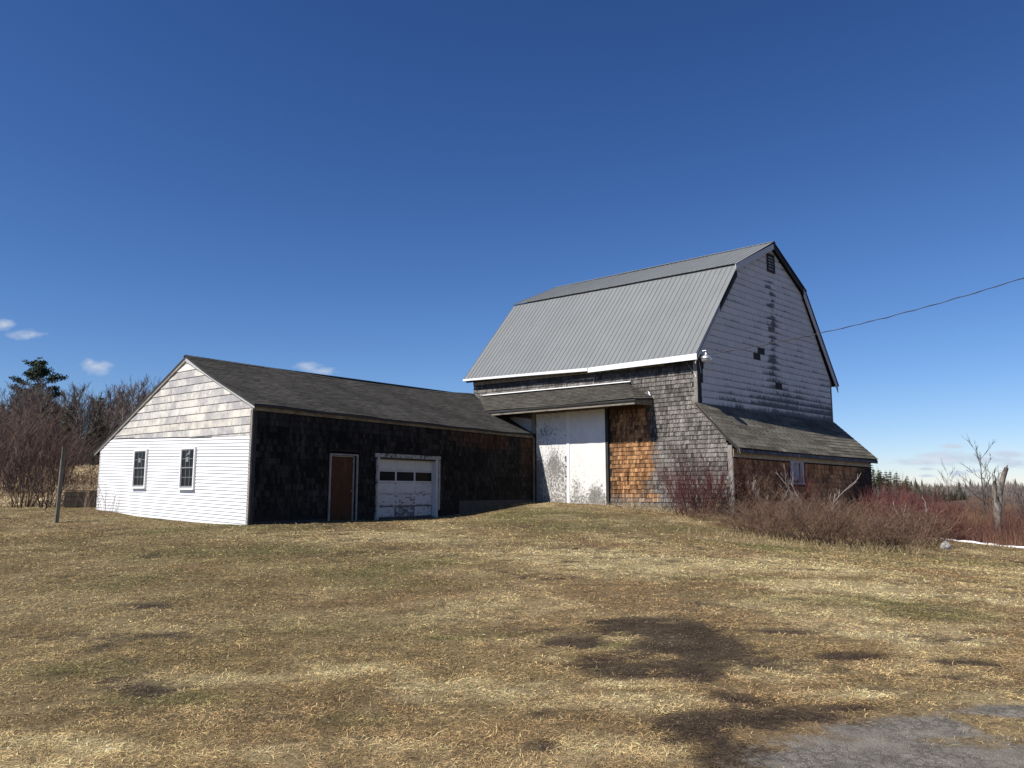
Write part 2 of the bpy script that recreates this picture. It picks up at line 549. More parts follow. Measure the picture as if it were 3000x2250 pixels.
# ------------------------------------------------------------------ mesh building
class MB:
    """collects geometry (with a colour per vertex) and links it as ONE mesh object"""
    def __init__(self):
        self.v, self.f, self.c = [], [], []

    def add(self, verts, faces, col=(1, 1, 1)):
        o = len(self.v)
        self.v.extend([tuple(p) for p in verts])
        self.f.extend([tuple(i + o for i in fc) for fc in faces])
        if len(col) and not hasattr(col[0], '__len__'):
            self.c.extend([tuple(col)] * len(verts))
        else:
            self.c.extend([tuple(k) for k in col])
        return self

    def hexa(self, p, col=(1, 1, 1)):
        """eight corners: bottom ring 0-3, top ring 4-7"""
        return self.add(p, [(3, 2, 1, 0), (4, 5, 6, 7), (0, 1, 5, 4), (1, 2, 6, 5), (2, 3, 7, 6), (3, 0, 4, 7)], col)

    def box(self, o, ex, ey, ez, col=(1, 1, 1)):
        o, ex, ey, ez = [np.asarray(k, float) for k in (o, ex, ey, ez)]
        return self.hexa([o, o + ex, o + ex + ey, o + ey, o + ez, o + ex + ez, o + ex + ey + ez, o + ey + ez], col)

    def prism(self, poly, off, col=(1, 1, 1)):
        """extrude a 3-D polygon by an offset vector (or one offset per corner)"""
        n = len(poly)
        poly = [np.asarray(p, float) for p in poly]
        if hasattr(off[0], '__len__'):
            top = [p + np.asarray(q, float) for p, q in zip(poly, off)]
        else:
            top = [p + np.asarray(off, float) for p in poly]
        fs = [tuple(range(n))[::-1], tuple(range(n, 2 * n))]
        for i in range(n):
            j = (i + 1) % n
            fs.append((i, j, n + j, n + i))
        return self.add(poly + top, fs, col)

    def tube(self, pts, radii, sides=3, col=(1, 1, 1), cap=False):
        pts = [np.asarray(p, float) for p in pts]
        n = len(pts)
        verts, faces = [], []
        d0 = pts[-1] - pts[0]
        ref = np.array([0.0, 0.0, 1.0]) if abs(d0[2]) < 0.9 * np.linalg.norm(d0) + 1e-9 else np.array([1.0, 0.0, 0.0])
        for i, p in enumerate(pts):
            d = pts[min(i + 1, n - 1)] - pts[max(i - 1, 0)]
            d = d / (np.linalg.norm(d) + 1e-9)
            a = np.cross(d, ref)
            a /= np.linalg.norm(a) + 1e-9
            b = np.cross(d, a)
            for k in range(sides):
                an = 2 * math.pi * k / sides
                verts.append(p + radii[i] * (math.cos(an) * a + math.sin(an) * b))
        for i in range(n - 1):
            for k in range(sides):
                k2 = (k + 1) % sides
                faces.append((i * sides + k, i * sides + k2, (i + 1) * sides + k2, (i + 1) * sides + k))
        if cap:
            faces.append(tuple(range(sides)))
            faces.append(tuple((n - 1) * sides + k for k in range(sides))[::-1])
        return self.add(verts, faces, col)

    def lathe(self, center, profile, sides=16, col=(1, 1, 1), axis=None):
        """profile of (radius, height) turned round a vertical axis"""
        c = np.asarray(center, float)
        verts, faces = [], []
        for (r, z) in profile:
            for k in range(sides):
                an = 2 * math.pi * k / sides
                verts.append(c + np.array([r * math.cos(an), r * math.sin(an), z]))
        for i in range(len(profile) - 1):
            for k in range(sides):
                k2 = (k + 1) % sides
                faces.append((i * sides + k, i * sides + k2, (i + 1) * sides + k2, (i + 1) * sides + k))
        return self.add(verts, faces, col)

    def mesh(self, name, mat, smooth=False):
        me = bpy.data.meshes.new(name)
        me.from_pydata([tuple(map(float, p)) for p in self.v], [], self.f)
        ca = me.color_attributes.new('col', 'FLOAT_COLOR', 'POINT')
        arr = np.ones((len(self.v), 4), np.float32)
        if self.c:
            arr[:, :3] = np.array(self.c, np.float32)[:, :3]
        ca.data.foreach_set('color', arr.ravel())
        me.materials.append(MATS[mat])
        if smooth:
            me.shade_smooth()
        me.update()
        return me

    def build(self, name, mat, parent=None, kind=None, smooth=False):
        return link(name, self.mesh(name, mat, smooth), parent, kind)


def fast_mesh(name, verts, faces, cols, mat):
    """big numpy mesh; faces (n,3) or (n,4)"""
    me = bpy.data.meshes.new(name)
    nv, nf, k = len(verts), len(faces), faces.shape[1]
    me.vertices.add(nv)
    me.vertices.foreach_set('co', np.asarray(verts, np.float32).ravel())
    me.loops.add(nf * k)
    me.loops.foreach_set('vertex_index', np.asarray(faces, np.int32).ravel())
    me.polygons.add(nf)
    me.polygons.foreach_set('loop_start', np.arange(0, nf * k, k, dtype=np.int32))
    ca = me.color_attributes.new('col', 'FLOAT_COLOR', 'POINT')
    arr = np.ones((nv, 4), np.float32)
    arr[:, :3] = cols
    ca.data.foreach_set('color', arr.ravel())
    me.materials.append(MATS[mat])
    me.update(calc_edges=True)
    return me


ROOT_LOC = {}


def link(name, me, parent=None, kind=None):
    o = bpy.data.objects.new(name, me)
    COL.objects.link(o)
    if parent is not None:
        o.parent = parent
        if parent.type == 'EMPTY' and parent.name in ROOT_LOC:
            o.matrix_parent_inverse = Matrix.Translation(-Vector(ROOT_LOC[parent.name]))
    if kind:
        o['kind'] = kind
    return o


def tag(o, label, cat, group=None):
    o['label'] = label
    o['category'] = cat
    if group:
        o['group'] = group
    return o


def thing(name, loc, label, cat, group=None, world_parts=True):
    """an Empty at a thing's base; its parts are written in world coordinates unless world_parts is False"""
    o = bpy.data.objects.new(name, None)
    o.location = loc
    o.empty_display_size = 0.2
    COL.objects.link(o)
    if world_parts:
        ROOT_LOC[o.name] = tuple(loc)
    return tag(o, label, cat, group)


def piece(name, me, M, parent, color=(1, 1, 1)):
    """one of many alike pieces sharing mesh data; M is its world matrix"""
    o = bpy.data.objects.new(name, me)
    COL.objects.link(o)
    o.parent = parent
    o.matrix_basis = M
    o.color = (*[float(k) for k in color], 1)
    return o


def frame_matrix(o, ex, ey, ez):
    m = Matrix.Identity(4)
    for i in range(3):
        m[i][0], m[i][1], m[i][2], m[i][3] = float(ex[i]), float(ey[i]), float(ez[i]), float(o[i])
    return m


def clip_poly(poly, half):
    """Sutherland-Hodgman: keep the side n.p <= d of each (nx, ny, d)"""
    for (nx, ny, d) in half:
        out = []
        for i, p in enumerate(poly):
            q = poly[(i + 1) % len(poly)]
            a, b = nx * p[0] + ny * p[1] - d, nx * q[0] + ny * q[1] - d
            if a <= 0:
                out.append(p)
            if a * b < 0:
                t = a / (a - b)
                out.append((p[0] + t * (q[0] - p[0]), p[1] + t * (q[1] - p[1])))
        poly = out
        if len(poly) < 3:
            return []
    return poly


def half_from_convex(pts):
    """half planes of a counter-clockwise convex polygon"""
    res = []
    for i, p in enumerate(pts):
        q = pts[(i + 1) % len(pts)]
        nx, ny = q[1] - p[1], -(q[0] - p[0])
        res.append((nx, ny, nx * p[0] + ny * p[1]))
    return res


# ------------------------------------------------------------------ plan of the buildings (metres, camera at the origin)
def vp(x):
    d = np.array([x - 1500.0, math.hypot(FPX, HPX)])
    return d / np.hypot(*d)


U1W, U2W = vp(-1450), vp(3090)        # shed: along its gable (left), along its long wall (away)
U1B, U2B = vp(-1150), vp(3900)        # barn: along its front (left), along its gable (away)
CW = np.array([-7.5305, 22.2920])     # shed corner
CB = np.array([7.1375, 29.2974])      # barn corner
NWF = np.array([U2W[1], -U2W[0]])     # outward normal of the dark long wall
NWG = np.array([-U1W[1], U1W[0]]) * -1 if (np.array([-U1W[1], U1W[0]])[1] > 0) else np.array([-U1W[1], U1W[0]])
NBF = -np.array([U1B[1], -U1B[0]])    # outward normal of the barn front
NBG = np.array([U2B[1], -U2B[0]])     # outward normal of the barn gable
LW = 14.94                            # shed wall length up to the barn


def W(a, b, z, out=0.0, side='F'):
    n = NWF if side == 'F' else NWG
    p = CW + a * U1W + b * U2W + out * n
    return v3(p[0], p[1], z)


def B(t, g, z, out=0.0, side='F'):
    n = NBF if side == 'F' else NBG
    p = CB + t * U1B + g * U2B + out * n
    return v3(p[0], p[1], z)

# ------------------------------------------------------------------ terrain
GP = [(0, 0, 0), (-6, 0, .02), (6, 0, -.02), (0, -12, -.05), (-14, -12, 0), (14, -12, -.1), (-7, 6, .07), (7, 6, 0), (0, 7, .06), (0, 12, .24), (-8, 13, .26), (7, 13, .10),
      (13, 13, -.12), (-15, 14, .36), (0, 18, .42), (-8.4, 20.5, .55), (5, 19, .2), (12, 19, -.2), (-14, 23.6, .60), (-7.53, 22.2, .63), (-6.3, 24.0, .65), (-4.6, 26.4, .62),
      (-2.6, 29.3, .64), (-1.2, 31.3, .84), (-.29, 32.6, 1.02), (1.0, 34.4, 1.11), (2.4, 33.2, 1.08), (3.9, 31.9, 1.0), (5.4, 30.6, .84), (8.1, 28.2, .70), (6.3, 26.3, .52),
      (3, 28, .80), (1, 30, .92), (-1, 27, .66), (2, 24, .58), (7.3, 22.2, .14), (9.6, 22.0, -.05), (13.2, 24.2, -.2), (17.5, 28, -.36), (17.7, 33, -.34), (12, 30, .35), (17, 37.5, .3),
      (22, 30, -.8), (24, 40, -.9), (30, 50, -.95), (20, 20, -.45), (22, 10, -.4), (-9.3, 23.6, .65), (-10.9, 24.8, .70), (-12.6, 26.2, .77), (-14.7, 27.8, .92), (-17, 30, 1.0),
      (-20, 33, 1.02), (-24, 30, .85), (-24, 40, 1.35), (-30, 52, 2.1), (-18, 45, 1.5), (-35, 66, 3.0), (-45, 86, 4.3), (-60, 86, 4.3), (-20, 80, 3.4), (-70, 60, 2.6), (-50, 30, .8),
      (0, 48, 1.2), (10, 55, .4), (0, 90, 1.5), (45, 90, -1.0), (60, 60, -1.0), (90, 120, -1.1), (40, 20, -.9), (60, 0, -.6), (-40, 0, .2), (-80, 120, 6), (-30, 130, 5), (30, 140, 0),
      (0, -60, -.2), (-60, -60, 0), (60, -60, -.3)]


def tps_fit(P):
    P = np.array(P, float)
    n = len(P)
    d = np.hypot(P[:, None, 0] - P[None, :, 0], P[:, None, 1] - P[None, :, 1])
    K = np.where(d > 0, d * d * np.log(d + 1e-9), 0) + np.eye(n) * 0.4
    A = np.zeros((n + 3, n + 3))
    A[:n, :n] = K
    A[:n, n] = 1
    A[:n, n + 1:] = P[:, :2]
    A[n, :n] = 1
    A[n + 1:, :n] = P[:, :2].T
    w = np.linalg.solve(A, np.concatenate([P[:, 2], np.zeros(3)]))
    return P, w


_TP, _TW = tps_fit(GP)


def ground_z(x, y):
    x = np.atleast_1d(np.asarray(x, float))
    y = np.atleast_1d(np.asarray(y, float))
    sh = x.shape
    x, y = x.ravel(), y.ravel()
    z = np.full(x.shape, _TW[-3]) + _TW[-2] * x + _TW[-1] * y
    for i, p in enumerate(_TP):
        d2 = (x - p[0]) ** 2 + (y - p[1]) ** 2
        z += _TW[i] * 0.5 * d2 * np.log(d2 + 1e-12)
    r = np.hypot(x, y - 20)
    far = np.where(x < 0, np.clip(-x / 40, 0, 1) * 6.0 * sstep(60, 130, y), 0) - 1.1 * sstep(0, 40, x)
    z = lerp(z, far, sstep(105, 150, r))
    z = z + 0.035 * (vnoise(x, y, 1.3, 3) - .5) * sstep(60, 20, r) + 0.02 * (vnoise(x, y, .45, 5) - .5) * sstep(40, 15, r)
    return z.reshape(sh)


def gz(x, y):
    return float(ground_z(x, y)[0])


def px_ground(x, y):
    """where the photograph's pixel (3000 px frame) meets the terrain"""
    up = -(y - 1125.0)
    c, s = math.cos(PITCH), math.sin(PITCH)
    d = np.array([x - 1500.0, FPX * c - up * s, up * c + FPX * s])
    z = 0.3
    for _ in range(25):
        t = (z - ZC) / d[2]
        z = lerp(z, gz(d[0] * t, d[1] * t), 0.6)
    return d[0] * t, d[1] * t


def blob(x, y, specs):
    """soft union of ellipses (cx, cy, rx, ry) in metres; 1 inside"""
    m = np.zeros_like(x)
    for (cx, cy, rx, ry) in specs:
        d = np.hypot((x - cx) / rx, (y - cy) / ry)
        m = np.maximum(m, 1.6 - d)
    return m


def spots_from_px(lst):
    out = []
    for (x, y, rx, ry) in lst:
        p0 = px_ground(x, y)
        p1 = px_ground(x + rx, y)
        p2 = px_ground(x, y + ry)
        p3 = px_ground(x, y - ry)
        out.append((p0[0], p0[1], abs(p1[0] - p0[0]), abs(p3[1] - p2[1]) / 2))
    return out


DIRT = spots_from_px([(1950, 1835, 170, 30), (2060, 1895, 150, 36), (1760, 1945, 170, 28), (1680, 1885, 80, 16), (2010, 1960, 90, 26), (1850, 1960, 120, 26), (2504, 1920, 110, 14), (2290, 1850, 100, 9),
                      (2161, 2044, 100, 18), (2230, 2105, 200, 36), (2070, 2140, 110, 46), (2150, 2210, 110, 40), (2480, 2075, 90, 8), (2858, 1940, 90, 9), (1594, 2091, 50, 10),
                      (1571, 2185, 40, 14), (2330, 2100, 120, 18)])
ASPH = spots_from_px([(2600, 2220, 360, 70), (2850, 2235, 280, 75), (2420, 2240, 230, 48), (2760, 2135, 280, 42), (2950, 2090, 160, 26), (3060, 2240, 220, 70), (2560, 2150, 170, 34)])
TONGUE = spots_from_px([(2935, 2132, 110, 20), (2870, 2108, 70, 10)])
GREEN = spots_from_px([(1650, 1500, 200, 16), (1950, 1545, 160, 14), (2350, 1612, 250, 9), (2700, 1640, 250, 14), (620, 1545, 250, 14), (1150, 1650, 300, 40), (2500, 1760, 200, 22), (2750, 1800, 220, 26),
                       (350, 1700, 260, 34), (1000, 1830, 260, 26), (2150, 1690, 170, 12), (1310, 1870, 170, 9), (1807, 1890, 80, 9), (200, 1960, 190, 24), (1050, 2110, 120, 20), (520, 2050, 200, 22), (1500, 1860, 120, 9), (1220, 1710, 240, 22), (700, 1620, 320, 24)])
STRAW = spots_from_px([(2000, 1650, 420, 30), (2244, 1967, 120, 30), (1850, 2000, 130, 14), (1913, 2055, 150, 28), (1760, 2185, 110, 36), (1949, 2200, 80, 36), (2650, 1850, 260, 30), (1500, 1780, 230, 30), (1640, 1930, 70, 10),
                       (2450, 1720, 260, 24), (1100, 1570, 300, 16), (1400, 2020, 250, 34), (2468, 2032, 140, 14), (1680, 2060, 90, 16), (1050, 1960, 160, 22), (640, 1990, 200, 22), (1150, 2190, 160, 26), (820, 2210, 180, 24), (250, 2180, 200, 26), (2960, 1760, 160, 24)])


def lawn_masks(x, y):
    n1 = fbm(x, y, 3.2, 21)
    n2 = fbm(x, y, .9, 31)
    n3 = fbm(x, y, .28, 41, 3)
    wob = (fbm(x, y, .9, 51) - .5) * 1.9 + (n3 - .5) * 1.3 + (fbm(x, y, .10, 57, 2) - .5) * .8
    dirt = sstep(.22, .80, blob(x, y, DIRT) + wob)
    streak = fbm(x, y * 2.2, 1.0, 63)
    dirt = np.maximum(dirt, sstep(.60, .72, streak * .7 + n3 * .3) * .35)
    asph = blob(x, y, ASPH) + wob * .22 - .75 * np.clip(blob(x, y, TONGUE), 0, 1)
    green = np.clip(sstep(.1, 1.2, blob(x, y, GREEN) + wob * .9) * .85 + sstep(.48, .64, n1 * .6 + n2 * .4) * .5, 0, 1)
    straw = np.clip(sstep(.1, 1.0, blob(x, y, STRAW) + wob * 1.0) * .9 + sstep(.46, .60, fbm(x, y, 1.3, 61) * .6 + n2 * .4) * .55, 0, 1)
    return dirt, asph, green, straw, n1, n2, n3


def lawn_color(x, y, jitter=0.0):
    dirt, asph, green, straw, n1, n2, n3 = lawn_masks(x, y)
    c = np.empty(x.shape + (3,))
    tan, st, gr, so = v3(.245, .178, .092), v3(.51, .405, .225), v3(.135, .134, .052), v3(.050, .036, .027)
    c[:] = tan
    c = lerp(c, st, (straw * .85)[..., None])
    c = lerp(c, gr, (green * (1 - .6 * straw) * .72)[..., None])
    reds = sstep(.50, .65, fbm(x, y, 1.7, 71))
    c = lerp(c, v3(.21, .125, .066), (reds * .3)[..., None])
    side = sstep(2.5, -5, x + .15 * y - 2) * .42 * sstep(3, 8, y)
    c = lerp(c, v3(.125, .098, .046), side[..., None])
    c = lerp(c, so, (dirt * .88)[..., None])
    c = c * (0.55 + .55 * n3 + .35 * fbm(x, y, .07, 87, 2))[..., None]
    # the rough field left behind the buildings, and the marsh floor at the right
    fld = sstep(-15, -17.5, x) * sstep(30.5, 33.5, y)
    band = fbm(x * .18, y, 2.4, 81)
    c = lerp(c, lerp(v3(.14, .095, .055), v3(.40, .30, .17), sstep(.35, .65, band)[..., None]), fld[..., None])
    marsh = np.maximum(sstep(18.2, 18.8, x), sstep(40, 42, y) * sstep(-5, 5, x))
    c = lerp(c, lerp(v3(.10, .055, .04), v3(.20, .13, .075), n2[..., None]), marsh[..., None])
    return c, dirt, asph


def axis(segments):
    out = []
    for (a, b, step) in segments:
        out.extend(np.arange(a, b - 1e-6, step))
    out.append(segments[-1][1])
    return np.array(out)


def build_ground():
    xs = axis([(-1500, -300, 150), (-300, -100, 20), (-100, -40, 3), (-40, -19, .7), (-19, 20, .16), (20, 40, .7), (40, 100, 3), (100, 300, 20), (300, 1500, 150)])
    ys = axis([(-300, -60, 40), (-60, -4, 4), (-4, 3, .7), (3, 12, .11), (12, 38, .2), (38, 70, .9), (70, 130, 3), (130, 400, 20), (400, 2500, 150)])
    X, Y = np.meshgrid(xs, ys)
    Z = ground_z(X, Y)
    c, dirt, asph = lawn_color(X, Y)
    Z = Z - 0.012 * dirt
    nx, ny = len(xs), len(ys)
    idx = np.arange(nx * ny).reshape(ny, nx)
    F = np.stack([idx[:-1, :-1], idx[:-1, 1:], idx[1:, 1:], idx[1:, :-1]], -1).reshape(-1, 4)
    me = fast_mesh('ground', np.stack([X, Y, Z], -1).reshape(-1, 3), F, c.reshape(-1, 3) * 0.70, 'ground')
    me.shade_smooth()
    g = link('ground', me, kind='structure')
    # broken edge of the asphalt drive: a sheet of its own a little above the soil
    xs = np.arange(1.0, 9.5, .05)
    ys = np.arange(3.2, 8.0, .05)
    X, Y = np.meshgrid(xs, ys)
    c, dirt, asph = lawn_color(X, Y)
    calm = blob(X, Y, ASPH)
    Z = ground_z(X, Y) + .007 - .012 * dirt
    nx, ny = len(xs), len(ys)
    idx = np.arange(nx * ny).reshape(ny, nx)
    cell = calm[:-1, :-1] > .15
    F = np.stack([idx[:-1, :-1], idx[:-1, 1:], idx[1:, 1:], idx[1:, :-1]], -1)[cell]
    used, inv = np.unique(F, return_inverse=True)
    V = np.stack([X, Y, Z], -1).reshape(-1, 3)[used]
    me = fast_mesh('asphalt_drive', V, inv.reshape(-1, 4), c.reshape(-1, 3)[used] * .70, 'old_asphalt')
    me.shade_smooth()
    at = me.attributes.new('wear', 'FLOAT', 'POINT')
    at.data.foreach_set('value', asph.reshape(-1)[used].astype(np.float32))
    link('asphalt_drive', me, kind='structure')


build_ground()


def in_building(x, y, pad=.05):
    """footprints where no grass grows"""
    q = np.linalg.inv(np.array([U1W, U2W]))
    ab = np.stack([x - CW[0], y - CW[1]], -1) @ q
    w = (ab[..., 0] > -pad) & (ab[..., 0] < 9.4) & (ab[..., 1] > -pad) & (ab[..., 1] < 16)
    q = np.linalg.inv(np.array([U1B, U2B]))
    tg = np.stack([x - CB[0], y - CB[1]], -1) @ q
    b = (tg[..., 0] > -1.4 - pad) & (tg[..., 0] < 12) & (tg[..., 1] > -pad) & (tg[..., 1] < 12)
    return w | b


def ribbon_blades(P, L, width, az, lean, cols, droop=.25):
    """three-point blades as narrow tapering ribbons; all arrays (n,)"""
    n = len(L)
    d = np.stack([np.cos(az) * np.cos(lean), np.sin(az) * np.cos(lean), np.sin(lean)], -1)
    side = np.stack([-np.sin(az), np.cos(az), np.zeros(n)], -1)
    side[:, 2] = rng.uniform(-.5, .5, n)
    side /= np.linalg.norm(side, axis=1)[:, None]
    mid = P + d * (L * .5)[:, None]
    tip = P + d * L[:, None] - np.array([0, 0, 1.0]) * (L * droop * rng.uniform(.3, 1.2, n))[:, None]
    tip[:, :2] += side[:, :2] * (L * rng.normal(0, .16, n))[:, None]
    tip[:, 2] = np.maximum(tip[:, 2], P[:, 2] + .006)
    w = width[:, None] * side
    V = np.stack([P, mid + w * .5, mid - w * .5, tip], 1)
    base = np.arange(n)[:, None] * 4
    F = np.concatenate([base + np.array([0, 1, 2]), base + np.array([2, 1, 3])])
    C = np.repeat(cols[:, None, :], 4, 1)
    C[:, :1] *= .8
    C[:, 3] *= 1.1
    return V.reshape(-1, 3), F, C.reshape(-1, 3)


def build_lawn():
    Vs, Fs, Cs = [], [], []
    off = 0
    for (y0, y1, dens, Lm, wd) in ((3.6, 5.5, 11000, .044, .0034), (5.5, 8, 6800, .044, .0044), (8, 11, 3200, .046, .0060), (11, 15, 1500, .052, .0086), (15, 21, 650, .062, .0135), (21, 36, 210, .070, .020)):
        xa, xb = -.70 * y1 - .5, .72 * y1 + .5
        n = int((xb - xa) * (y1 - y0) * dens)
        x, y = rng.uniform(xa, xb, n), rng.uniform(y0, y1, n)
        keep = (np.abs(x) < .70 * y + .6) & ~in_building(x, y) & (x < 18.0) & ~((x < -15) & (y > 31))
        x, y = x[keep], y[keep]
        c, dirt, asph = lawn_color(x, y)
        r = rng.uniform(0, 1, len(x))
        cl = fbm(x, y, .16, 101, 2)
        keep = (r > dirt * .72) & ((asph < .70 + .55 * (r - .5)) | (r > .985)) & (cl + rng.uniform(-.25, .25, len(x)) > .36)
        x, y, c, dirt = x[keep], y[keep], c[keep], dirt[keep]
        n = len(x)
        z = ground_z(x, y)
        L = Lm * rng.lognormal(0, .35, n) * (1 - .45 * dirt)
        az = rng.uniform(0, 2 * math.pi, n)
        lean = R(3) + np.abs(rng.normal(0, R(17), n))
        b = rng.lognormal(0, .36, n) * (.72 + .56 * fbm(x, y, .22, 141, 2))
        cc = c * b[:, None] * v3(1.54, 1.45, 1.27)
        pale = rng.uniform(0, 1, n) < .045 * (1 - dirt)
        cc[pale] = lerp(cc[pale], v3(.56, .46, .27), .6)
        grn = rng.uniform(0, 1, n) < .08
        cc[grn] = lerp(cc[grn], v3(.14, .16, .05), .6)
        v, f, k = ribbon_blades(np.stack([x, y, z - .004], -1), L, wd * rng.uniform(.6, 1.3, n), az, np.minimum(lean, R(75)), np.clip(cc, 0, .75))
        Vs.append(v)
        Fs.append(f + off)
        Cs.append(k)
        off += len(v)
    me = fast_mesh('lawn_grass', np.concatenate(Vs), np.concatenate(Fs), np.concatenate(Cs), 'grass_blade')
    o = link('lawn_grass', me, kind='stuff')
    tag(o, 'matted dry straw-coloured lawn grass in front of the barn', 'grass')


build_lawn()

# ------------------------------------------------------------------ shared siding pieces
def shingle_shape(seed, H, th=.026):
    r = random.Random(seed)
    d = [r.uniform(-.010, .012) for _ in range(3)]
    m = r.uniform(.3, .7)
    k = r.uniform(.7, 1.2) * th
    V = [(0, k, d[0]), (m, k * r.uniform(.9, 1.3), d[1]), (1, k, d[2]), (1, .002, H), (0, .002, H), (0, 0, d[0]), (m, 0, d[1]), (1, 0, d[2]), (1, 0, H), (0, 0, H)]
    F = [(0, 1, 2, 3, 4), (1, 0, 5, 6), (2, 1, 6, 7), (3, 2, 7, 8), (0, 4, 9, 5)]
    return V, F


SHINGLE = {}
for _h in (.17, .19):
    SHINGLE[_h] = [shingle_shape(200 + k, _h * .955) for k in range(10)]


def lay_shingles(items, expo, parent_obj, n_obj, stuff_parent, stuff_name):
    """items: (corner, width vector, normal, colour).  The nearest are objects, the rest one mesh."""
    items = sorted(items, key=lambda it: it[0][0] ** 2 + it[0][1] ** 2)
    shapes = SHINGLE[expo]
    meshes = []
    for (V, F) in shapes:
        mb = MB()
        mb.add(V, F)
        meshes.append(mb.mesh('shingle', 'shingle_wood_piece'))
    up = v3(0, 0, 1)
    rest = MB()
    for i, (p, ex, n, c) in enumerate(items):
        k = (i * 7 + int(abs(p[0]) * 100)) % len(shapes)
        if i < n_obj:
            piece('shingle', meshes[k], frame_matrix(p, ex, n, up), parent_obj, c)
        else:
            V, F = shapes[k]
            A = np.array(V)
            rest.add(p + A[:, :1] * ex + A[:, 1:2] * n + A[:, 2:] * up, F, c)
    return rest.build(stuff_name, 'shingle_wood', stuff_parent, kind='stuff')


def tabs_on_surface(surf, rows, nrm, length_of, tab, colf, th=.006, jitter=0.006):
    """asphalt tabs on a roof surface surf(row_fraction, along_metres); returns corner lists"""
    out = []
    for r in range(rows):
        v0, v1 = r / rows, (r + 1.25) / rows
        a0, a1 = length_of(r / rows)
        u = a0 - random.uniform(0, tab)
        while u < a1:
            w = tab
            x0, x1 = max(u + .004, a0), min(u + w - .004, a1)
            u += w
            if x1 - x0 < .03:
                continue
            j = random.uniform(-jitter, jitter) / 1.0
            p0, p1 = surf(v0, x0) + nrm * (th * 4.0 + j * .5), surf(v0, x1) + nrm * (th * 4.0 + j * .5)
            q0, q1 = surf(min(v1, 1), x0) + nrm * th, surf(min(v1, 1), x1) + nrm * th
            out.append((p0, p1, q1, q0, colf(v0, x0)))
    return out


# ------------------------------------------------------------------ the low shed with the garage door
def ridge_z(b):
    return float(np.interp(b, [0, 3.4, 6.6, 10.6, 12.9, 14.8, 16], [5.94, 5.965, 5.95, 6.02, 6.10, 6.24, 6.24]))


def eave_z(b):
    return float(np.interp(b, [0, 5, 8.5, 12, 15], [4.10, 4.075, 4.065, 4.06, 4.10]))


IB = CB + 8.048 * U1B                      # inside corner where the shed meets the barn front


def b_barn(a):
    """shed length coordinate where the line a = const meets the barn front plane"""
    p = CW + a * U1W
    return float(((IB - p) @ NBF) / (U2W @ NBF))


